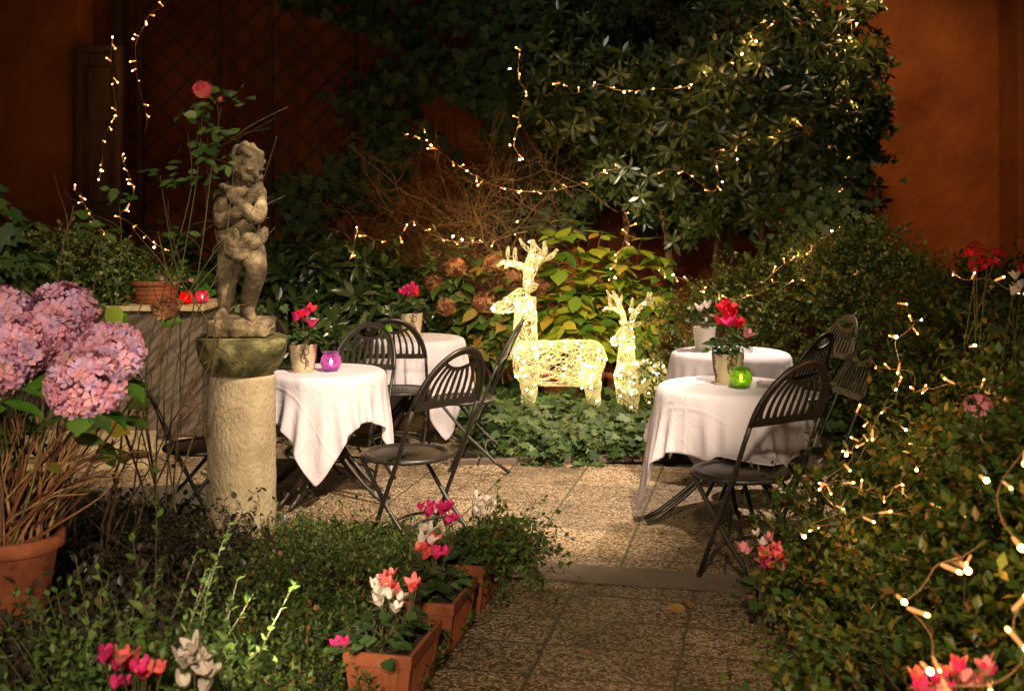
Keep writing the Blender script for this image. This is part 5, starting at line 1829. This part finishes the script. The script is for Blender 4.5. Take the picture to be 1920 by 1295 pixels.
# fallen leaf on the path
rng = np.random.default_rng(5)
x, y = G(1285, 1146)[:2]
o = leaves('fallen_leaf', BROAD, np.array([[0, 0, .008], [.02, .01, .012]]), np.array([[-1, .1, .12], [-.2, 1, .35]]), np.array([[0, -.3, 1.0], [.3, .1, 1]]), .095, [M['l_dead']])
o.location = (x, y, 0); tag(o, 'curled brown leaf fallen on the path slabs', 'leaf')

# small dry leaves blown over the paving
rng = np.random.default_rng(77)
for i in range(22):
    a, c = rng.uniform(-1.2, 3.2), abs(rng.normal()) * .5 - .02
    if a > 1.2: c += rng.uniform(0, .6)
    x, y = gp(a, c)
    n = 1
    o = leaves('dry_leaf', OVAL, np.array([[0, 0, .009]]), np.array([[rng.normal(), rng.normal(), .15]]), np.array([[rng.normal() * .25, rng.normal() * .25, 1]]), rng.uniform(.025, .05), [M['l_dead']])
    o.location = (x, y, 0)
    tag(o, 'small dry brown leaf lying on the paving', 'leaf', 'small dry leaves on the paving')

# ---- pink hydrangea in its terracotta pot
rng = np.random.default_rng(150)
HX = P(18, 1040, 4.25)
t = thing('pink_hydrangea', 'large pink and lilac hydrangea on bare canes in a terracotta pot at the left edge', 'potted plant', (HX.x, 4.25, .18))
b = MB()
b.lathe([(0, 0), (.115, 0), (.125, .01), (.165, .25), (.178, .255), (.188, .26), (.19, .305), (.183, .312), (.17, .305), (.162, .28), (0, .275)], n=44)
b.build('pot', [M['terracotta']], t, True)
b = MB(); b.lathe([(0, .285), (.16, .28)], n=24); b.build('soil', [M['soil']], t)
O = np.array([HX.x, 4.25, .18])
tgt = np.stack([rng.uniform(-.25, .5, 95), rng.uniform(-.25, .25, 95), rng.uniform(.5, .92, 95)], 1)
bs = np.stack([rng.uniform(-.13, .13, 95), rng.uniform(-.12, .12, 95), np.full(95, .28)], 1)
main_stems(t, rng, bs, tgt, rng.uniform(.004, .0085, 95), M['canes'], 'canes', 9, .005, 5)
heads = [(20, 655, 4.02, 70), (-8, 596, 4.15, 62), (115, 585, 4.28, 58), (86, 632, 4.14, 52), (205, 660, 4.14, 58), (158, 718, 3.95, 66), (-18, 690, 3.9, 56)]
hp = []
for px, py, Y, r in heads:
    c = np.array(P(px, py, Y)) - O
    hydrangea_head(t, rng, c, r * Y / F, 270, 'p_hyd', .056)
    hp.append(c)
hp = np.array(hp)
main_stems(t, rng, bs[:7], hp, .006, M['green_stem'], 'flower_stems', 9, .004, 5)
ls = np.stack([rng.uniform(-.2, .42, 46), rng.uniform(-.25, .2, 46), rng.uniform(.5, 1.0, 46)], 1)
hl = np.repeat(hp, 6, 0)
ha = np.tile(np.arange(6) * 1.047, len(hp)) + rng.uniform(0, 1, len(hl))
leaves('head_leaves', BROAD, hl + np.stack([np.cos(ha) * .05, np.sin(ha) * .05, -.11 + 0 * ha], 1), np.stack([np.cos(ha), np.sin(ha), -.25 + 0 * ha], 1), np.tile([0, 0, 1.0], (len(hl), 1)), .14, [M['l_bright']], t, jit=.2)
a = rng.uniform(0, 6.28, 46)
leaves('foliage', BROAD, ls, np.stack([np.cos(a), np.sin(a), -.3 + 0 * a], 1), np.tile([0, -.3, 1.0], (46, 1)) + rng.normal(size=(46, 3)) * .4, .12, [M['l_olive']], t, jit=.25)
tw = np.array([np.array(P(*q)) - O for q in ((240, 690, 4.4), (205, 520, 4.5), (150, 500, 4.4), (330, 560, 4.5), (128, 400, 4.3), (285, 640, 4.5))])
main_stems(t, rng, np.tile([.1, .05, .3], (6, 1)), tw, .007, M['bark'], 'old_wood', 14, .008, 5)
# dried head and yellow leaves on one old cane
hydrangea_head(t, rng, np.array(P(312, 578, 4.5)) - O, .045, 60, 'p_dry', .035, 'dried_flower_head')
yl = np.array([np.array(P(*q)) - O for q in ((205, 575, 4.45), (300, 604, 4.5), (245, 600, 4.45), (150, 800, 4.3), (190, 830, 4.4), (200, 790, 4.4))])
leaves('yellow_leaves', BROAD, yl, np.array([[.5, -.2, -.8], [1, 0, .1], [-1, 0, -.1], [.6, 0, -.6], [.5, -.2, -.7], [.9, .1, -.5]]), np.tile([-.2, -1, .5], (6, 1)), .10, [M['l_gold']], t)

# dark old shrub stems behind the hydrangea pot
rng = np.random.default_rng(151)
t = thing('old_shrub', 'gnarled dark stems leaning up between the hydrangea pot and the column', 'shrub', (P(175, 1000, 5.0).x, 5.0, .02))
O2 = np.array(t.location)
tg = np.array([np.array(P(*q)) - O2 for q in ((215, 800, 5.0), (240, 760, 5.1), (300, 700, 5.1), (160, 780, 5.0), (395, 610, 5.2), (390, 640, 5.2), (330, 560, 5.2))])
_, pp_ = main_stems(t, rng, rng.normal(size=(7, 3)) * np.array([.04, .03, 0]), tg, np.array([.013, .012, .009, .009, .007, .006, .006]), M['bark'], 'branches', 14, .012, 6)
g = grow(pp_, 60, .12, .35, .8, 6, .01, .5)
tubes('twigs', g, np.linspace(.003, .0014, 6)[None], [M['twig']], t)

# ---- tall rose with one bloom
rng = np.random.default_rng(152)
t = thing('climbing_rose', 'tall thin rose bush with one pink red bloom high above the statue', 'rose bush', (P(300, 960, 5.25).x, 5.25, .02))
O3 = np.array(t.location)
ways = [[(330, 960), (300, 760), (330, 560), (372, 330), (381, 190)], [(320, 960), (345, 700), (385, 420), (398, 300), (415, 200)],
        [(300, 960), (260, 700), (330, 470), (365, 340), (352, 250)], [(280, 950), (200, 700), (230, 470), (222, 360)],
        [(290, 950), (300, 640), (400, 470), (470, 410)], [(300, 950), (225, 640), (190, 480), (150, 360)], [(280, 950), (175, 640), (128, 480), (125, 400)],
        [(320, 950), (420, 640), (330, 520), (300, 330)], [(310, 950), (330, 650), (420, 500), (440, 300)], [(300, 950), (240, 620), (300, 500), (400, 420)]]
PT = []
for w_ in ways:
    pts = np.array([np.array(P(x_, y_, 5.25 + rng.normal() * .06)) - O3 for x_, y_ in w_])
    s_ = np.linspace(0, 1, len(pts)); u_ = np.linspace(0, 1, 22)
    q_ = np.stack([np.interp(u_, s_, pts[:, k]) for k in range(3)], 1)
    for _ in range(5): q_[1:-1] = .5 * q_[1:-1] + .25 * (q_[:-2] + q_[2:])
    PT.append(q_)
PT = np.array(PT)
tubes('stems', PT, np.linspace(.0042, .0017, 22)[None], [M['green_stem']], t, 5)
sd = grow(PT, 46, .10, .28, .7, 6, .004, .35)
tubes('side_stems', sd, np.linspace(.002, .001, 6)[None], [M['green_stem']], t)
LP = [(385, 205), (395, 195), (355, 205), (372, 215), (380, 230), (395, 238), (410, 240), (430, 250), (392, 270), (372, 275), (365, 290), (380, 285), (400, 297), (415, 305), (310, 315), (330, 325), (345, 335), (322, 340), (300, 318), (440, 165), (410, 178), (420, 185), (450, 190), (200, 355), (225, 368), (215, 375), (180, 428), (190, 440), (340, 437), (330, 445), (160, 430), (150, 405), (425, 305), (340, 350), (380, 330)]
ps = np.repeat(np.array([np.array(P(x_, y_, 5.22 + rng.normal() * .05)) - O3 for x_, y_ in LP]), 3, 0)
ps += rng.normal(size=ps.shape) * np.array([.03, .02, .018])
a = rng.uniform(0, 6.28, len(ps))
leaves('foliage', OVAL, ps, np.stack([np.cos(a), np.sin(a) * .4, rng.uniform(-.6, .3, len(ps))], 1), np.stack([rng.normal(size=len(ps)) * .4, -.8 + 0 * a, .8 + rng.normal(size=len(ps)) * .3], 1), .062, [M['l_rose']], t, jit=.2)
# layered petals of the bloom
c = np.array(P(381, 172, 5.2)) - O3
pp_, dd_, nn_, ss_ = [], [], [], []
for ring, (n_, tilt, r_, s_) in enumerate(((3, 1.5, .004, .070), (4, 1.42, .010, .070), (5, 1.3, .014, .068), (6, 1.12, .016, .064), (5, .8, .016, .055))):
    for i in range(n_):
        a = i * 6.283 / n_ + ring * .5
        rd = np.array([math.cos(a), math.sin(a), 0])
        pp_.append(c + rd * r_ - np.array([0, 0, .03])); dd_.append(rd * math.cos(tilt) + np.array([0, 0, math.sin(tilt)])); nn_.append(np.array([0, 0, math.cos(tilt)]) - rd * math.sin(tilt)); ss_.append(s_)
leaves('bloom', PETAL, np.array(pp_), np.array(dd_), np.array(nn_), np.array(ss_) * 1.05, [M['p_rose']], t)
c2 = np.array(P(413, 192, 5.2)) - O3
leaves('bud', OVAL, np.tile(c2, (5, 1)), np.stack([np.cos(np.arange(5) * 1.26) * .3, np.sin(np.arange(5) * 1.26) * .3, np.ones(5)], 1), np.stack([np.cos(np.arange(5) * 1.26), np.sin(np.arange(5) * 1.26), np.zeros(5)], 1), .03, [M['p_coral']], t)

# ---- plants on and behind the marble wall
rng = np.random.default_rng(160)
t = thing('variegated_hedge', 'cream edged small leaved planting spilling over the marble planter wall', 'shrub', (-3.15, 8.35, 1.0))
sprig_shrub(t, rng, [(-.55, 0, .18, .55, .35, .26), (.0, -.05, .17, .5, .35, .25), (.42, -.05, .08, .28, .28, .17), (-.9, .1, .1, .5, .35, .3), (-.1, -.28, -.02, .6, .22, .2)], 1250, 11, .045, [M['l_varieg'], M['l_cover']], (.1, .2), OVAL, .1, 4, 31,
            lambda p, r: (p[:, 2] + r.normal(size=len(p)) * .07 < .16).astype(int), zmin_=-.3) if False else sprig_shrub(
    t, rng, [(-.55, 0, .22, .55, .35, .26), (.0, -.05, .21, .5, .35, .25), (.42, -.05, .12, .28, .28, .17), (-.9, .1, .14, .5, .35, .3), (-.1, -.28, .1, .6, .22, .16)], 1250, 11, .045, [M['l_varieg'], M['l_cover']], (.1, .2), OVAL, .1, 4, 31,
    lambda p, r: (p[:, 2] + r.normal(size=len(p)) * .07 < .2).astype(int))
rng = np.random.default_rng(161)
t = thing('ivy_shrub', 'dark large leaved ivy bush at the left edge above the hydrangea', 'shrub', (P(0, 0, 7.0).x, 7.0, 0))
p, qn = blob_points(rng, [(-.15, 0, 1.55, .32, .3, .32), (-.1, 0, 1.25, .32, .3, .35), (.0, 0, 1.35, .22, .25, .2), (-.25, 0, .8, .4, .3, .6)], 420, .6, 1.05, .1, 4, 4)
leaves('foliage', IVY, p, np.stack([qn[:, 0] + rng.normal(size=420) * .5, rng.normal(size=420) * .4 - .2, -.6 + rng.normal(size=420) * .4], 1), qn + np.array([0, -.4, .5]), .15, [M['l_ivy']], t, jit=.2)
main_stems(t, rng, np.array([-.2, .05, 0]), p[::30], .008, M['bark'])
rng = np.random.default_rng(162)
for i, (px, py, Y, n, sz, mt, lab, hh) in enumerate(((345, 520, 9.2, 22, .14, 'l_bright', 'bright green broad leaved plant behind the red candle glasses', .45), (395, 560, 9.0, 14, .12, 'l_bright', 'bright green plant close to the statue legs at the planter end', .4),
                                                (330, 450, 9.9, 60, .17, 'l_laurel', 'dark leafy bush behind the terracotta bowl', .8))):
    c = P(px, py, Y)
    t = thing('leafy_plant', lab, 'plant', (c.x, Y, .0))
    tg = np.stack([rng.normal(size=n) * .16, rng.normal(size=n) * .1, c.z + rng.uniform(-hh, .12, n)], 1)
    _, pp_ = main_stems(t, rng, np.zeros(3), tg, .004, M['green_stem'], 'stems')
    k = 3
    pos = np.repeat(tg, k, 0) + rng.normal(size=(n * k, 3)) * .03
    a = rng.uniform(0, 6.28, n * k)
    leaves('foliage', BROAD, pos, np.stack([np.cos(a), np.sin(a) - .3, rng.uniform(-.5, .4, n * k)], 1), np.tile([0, -.5, 1.0], (n * k, 1)) + rng.normal(size=(n * k, 3)) * .3, sz, [M[mt]], t, jit=.2)
# ivy in the gap between planter and column
rng = np.random.default_rng(163)
t = thing('ivy_plant', 'small ivy growing in the gap between the planter wall and the column', 'plant', (-2.02, 8.5, 0))
n = 150
p = np.stack([rng.normal(size=n) * .16, rng.normal(size=n) * .12, rng.uniform(.05, 1.0, n)], 1)
leaves('foliage', IVY, p, np.stack([rng.normal(size=n) * .6, -.4 + 0 * p[:, 0], -.8 + rng.normal(size=n) * .3], 1), np.stack([rng.normal(size=n) * .4, -np.ones(n), .5 + 0 * p[:, 0]], 1), .10, [M['l_ivy']], t, jit=.2)
main_stems(t, rng, np.zeros(3), p[::12], .005, M['bark'])
# shrub with small rounded leaves over the string lights, right of the statue
rng = np.random.default_rng(164)
t = thing('leafy_shrub', 'open shrub of small green leaves with lights left of the large reindeer', 'shrub', (-1.05, 9.85, 0))
n = 60
tg = np.stack([rng.uniform(-.45, .75, n), rng.uniform(-.25, .2, n), rng.uniform(1.0, 1.62, n) - .25 * rng.uniform(0, 1, n)], 1)
_, pp_ = main_stems(t, rng, np.array([.1, .1, 0]), tg, .005, M['bark'], 'branches', 9, .015, 4)
ts = np.tile(np.linspace(.65, 1, 6), (n, 1))
pos, tan = on_paths(pp_, ts)
a_, b_, c_ = rosettes(rng, pos.reshape(-1, 3), tan.reshape(-1, 3), 2, .3)
c_[:, 2] = np.abs(c_[:, 2]) + .4
leaves('foliage', OVAL, a_, b_, c_, .085, [M['l_rose']], t, jit=.2)

# ---- bright shoots and cyclamen close to the camera, bottom left
rng = np.random.default_rng(170)
c = P(255, 1240, 3.25)
t = thing('bright_shrub', 'small yellow green shrub caught in the light of the ground spotlight', 'shrub', (c.x, c.y, .02))
n = 170
p = np.stack([rng.uniform(-.24, .24, n), rng.normal(size=n) * .08, np.full(n, .06)], 1)
d = np.stack([rng.normal(size=n) * .4, rng.normal(size=n) * .3, np.ones(n)], 1)
Lh = rng.uniform(.28, .5, n) * np.where(np.abs(p[:, 0]) < .06, 1.35, .95)
pa = curve_paths(rng, p, d, Lh, 6, .4, .1)
a_, b_, c_ = sprig_leaves(rng, pa, 26, .1, .8)
leaves('foliage', OVAL, a_, b_, c_, .032, [M['l_rose']], t, jit=.2)
tubes('stems', pa, .0012, [M['green_stem']], t)
bloom('hot pink cyclamen at the bottom edge in front of the bright shrub', P(245, 1268, 3.0), 'cyc', ['p_mag', 'p_mag', 'p_coral'], 17, .045, .034, 171, 10)
bloom('pale pink cyclamen at the bottom edge right of the hot pink one', P(360, 1258, 3.0), 'cyc', ['p_white'], 15, .04, .033, 172, 8)

# ------------------------------------------------------------------ string lights
SL = string_lights
SL('light string dropping from the top edge beside the dark recess, left of the trellis', [(330, -20, 10.6), (312, 8, 10.6), (275, 28, 10.6), (274, 47, 10.6), (254, 73, 10.6), (252, 125, 10.6), (254, 141, 10.6), (266, 198, 10.6), (275, 225, 10.6), (266, 252, 10.6)], 201, ((275, 46, 10.6), (254, 73, 10.6)), .14)
SL('light string hanging straight down the slim dark post at the left', [(211, 70, 10.4), (207, 105, 10.4), (212, 165, 10.4), (219, 218, 10.4), (190, 262, 10.2), (190, 318, 10.2), (185, 338, 10.2)], 202, ((219, 218, 10.4), (190, 318, 10.2), (185, 337, 10.2), (211, 73, 10.4)), .14)
SL('light string zigzagging above the variegated plants at the left', [(225, 285, 9.8), (237, 322, 9.6), (250, 348, 9.5), (252, 370, 9.5), (220, 412, 9.2), (238, 414, 9.2), (262, 432, 9.2), (292, 463, 9.2), (335, 482, 9.2)], 203, ((250, 349, 9.5), (292, 463, 9.2)), .12)
SL('light string trailing into the top of the rose stems at the far left', [(138, 352, 9.4), (156, 384, 9.2), (180, 422, 9.0), (202, 442, 8.9), (212, 468, 8.8), (242, 475, 8.8)], 204, ((180, 423, 9.0),), .11)
SL('long light string sagging across the dark centre above the big reindeer', [(754, 248, 10.1), (768, 268, 10.1), (795, 234, 10.1), (802, 268, 10.0), (832, 291, 9.9), (876, 322, 9.8), (928, 350, 9.7), (970, 361, 9.6), (1030, 361, 9.6), (1085, 348, 9.5), (1133, 322, 9.4), (1180, 316, 9.4)], 205, ((804, 272, 10.0), (876, 323, 9.8), (972, 361, 9.6), (1133, 322, 9.4)), .13)
SL('cluster of lights hanging in the evergreen just above the long sagging string', [(975, 85, 9.40), (972, 115, 9.40), (968, 155, 9.40), (992, 175, 9.40), (972, 208, 9.40), (970, 240, 9.40), (958, 272, 9.40), (978, 302, 9.40)], 206, ((976, 301, 9.40), (959, 273, 9.40), (950, 130, 9.40)), .11)
SL('light string running through the evergreen up to the top edge', [(1038, 172, 9.40), (1058, 146, 9.40), (1072, 182, 9.40), (1130, 155, 9.40), (1146, 172, 9.40), (1168, 172, 9.40), (1218, 172, 9.40), (1226, 166, 9.40), (1250, 170, 9.40), (1275, 170, 9.40), (1298, 158, 9.40), (1348, 140, 9.40), (1372, 115, 9.40), (1393, 98, 9.40), (1414, 74, 9.40), (1458, 40, 9.40), (1466, -10, 9.40)], 207, ((1168, 172, 9.40), (1298, 158, 9.3), (1393, 98, 9.3), (1414, 80, 9.40)), .13)
SL('light string hanging down the right side of the evergreen', [(1591, -20, 9.62), (1593, 40, 9.62), (1597, 70, 9.62), (1588, 92, 9.62), (1562, 102, 9.62), (1590, 118, 9.62), (1584, 142, 9.62), (1588, 172, 9.62), (1596, 186, 9.62), (1552, 196, 9.62), (1572, 250, 9.62), (1588, 318, 9.62), (1584, 355, 9.62), (1578, 390, 9.62), (1572, 415, 9.62)], 208, ((1603, 52, 9.62), (1597, 70, 9.62), (1587, 146, 9.62)), .13)
SL('short light string at the foot of the evergreen above the rear hedge', [(1580, 430, 9.40), (1560, 432, 9.40), (1540, 450, 9.40), (1514, 455, 9.40), (1530, 465, 8.9), (1470, 490, 8.6), (1440, 520, 8.5)], 209, ((1562, 431, 9.40),), .11)
SL('loose lights in the shaded middle of the evergreen', [(1512, 234, 9.45), (1490, 238, 9.45), (1440, 258, 9.45), (1390, 266, 9.45), (1368, 288, 9.45), (1336, 280, 9.45), (1352, 340, 9.45), (1342, 366, 9.45), (1284, 316, 9.45), (1246, 318, 9.45), (1226, 332, 9.45)], 210, ((1380, 300, 9.3), (1353, 341, 9.3)), .14)
SL('light string weaving over the twigs to the antlers of the big reindeer', [(648, 500, 9.5), (662, 472, 9.5), (668, 425, 9.5), (690, 446, 9.5), (735, 452, 9.5), (756, 438, 9.5), (775, 402, 9.5), (802, 428, 9.5), (846, 448, 9.5), (868, 451, 9.5), (925, 452, 9.5), (960, 436, 9.5), (996, 430, 9.5)], 211, ((847, 447, 9.45), (867, 451, 9.45), (967, 418, 9.5), (993, 449, 9.4)), .12)
SL('lights trailing down among the hydrangea leaves right of the big reindeer', [(1168, 390, 9.7), (1180, 418, 9.7), (1172, 442, 9.6), (1160, 470, 9.5), (1148, 492, 9.4), (1160, 510, 9.4), (1136, 522, 9.4)], 212, ((1158, 522, 9.35),), .10)
SL('few lights at the dark foot of the evergreen right of the small reindeer', [(1235, 500, 9.2), (1250, 512, 9.45), (1264, 516, 9.45), (1300, 528, 9.45), (1318, 548, 9.45)], 213, ((1265, 516, 9.3), (1315, 545, 9.3)), .13)
SL('light string on top of the right hedge under the red geranium', [(1784, 508, 4.9), (1800, 530, 4.8), (1845, 520, 4.7), (1870, 535, 4.6), (1905, 556, 4.4), (1945, 560, 4.3)], 214, (), .10, .75)
SL('light string coming down the dark front of the right hedge', [(1700, 560, 5.3), (1674, 562, 5.2), (1724, 600, 5.0), (1690, 628, 4.9), (1672, 630, 4.9), (1690, 690, 4.75), (1676, 732, 4.65), (1684, 754, 4.6), (1640, 768, 4.65), (1634, 805, 4.6), (1606, 866, 4.5)], 215, ((1724, 601, 4.95), (1674, 628, 4.85), (1676, 730, 4.55)), .09, .8)
SL('light string low in the golden bush beside the right chair', [(1600, 770, 4.9), (1640, 800, 4.7), (1590, 842, 4.5), (1612, 860, 4.4), (1560, 885, 4.4), (1526, 926, 4.35), (1580, 960, 4.2), (1500, 992, 4.2), (1528, 988, 4.15), (1660, 955, 4.0), (1700, 968, 3.95)], 216, ((1589, 842, 4.3), (1500, 994, 4.1)), .085, .75)
SL('near blurred light string at the right edge below the pink bloom', [(1945, 800, 2.7), (1920, 862, 2.7), (1872, 893, 2.65), (1874, 962, 2.6), (1900, 1008, 2.55), (1960, 1040, 2.5)], 217, ((1832, 888, 2.6), (1905, 1012, 2.5)), .11, .85)
SL('near blurred light string looping down the bottom right bush', [(1845, 1015, 2.75), (1803, 1052, 2.7), (1745, 1042, 2.75), (1752, 1070, 2.7), (1702, 1132, 2.7), (1682, 1112, 2.7), (1760, 1190, 2.6), (1730, 1236, 2.5), (1772, 1268, 2.4)], 218, ((1803, 1052, 2.6), (1731, 1236, 2.4), (1682, 1111, 2.6)), .10, .85)
SL('near blurred light string at the bottom right corner', [(1945, 1120, 2.4), (1890, 1142, 2.4), (1900, 1200, 2.3), (1935, 1212, 2.25), (1880, 1290, 2.2), (1700, 1290, 2.2)], 219, ((1912, 1205, 2.2),), .10, .8)

def wander(x0, y0, x1, y1, Ya, Yb, n, seed, amp=26):
    """a string laid loosely over a bush between two points"""
    r = np.random.default_rng(seed)
    return [(x0 + (x1 - x0) * i / n + r.normal() * amp, y0 + (y1 - y0) * i / n + r.normal() * amp, Ya + (Yb - Ya) * i / n + r.normal() * .06) for i in range(n + 1)]


SL('light string sunk in the middle of the right hedge, only its bulbs showing', wander(1640, 660, 1900, 760, 5.0, 4.3, 9, 31), 220, ((1690, 800, 4.5), (1820, 650, 4.6)), .09, .7)
SL('light string scattered over the golden bush under the dark right hedge', wander(1520, 900, 1800, 960, 4.35, 3.6, 10, 32), 221, ((1720, 870, 4.0),), .07, .65)
SL('light string along the rear hedge behind the right chairs', wander(1330, 560, 1620, 500, 8.5, 8.6, 9, 34, 20), 223, (), .16, .9)
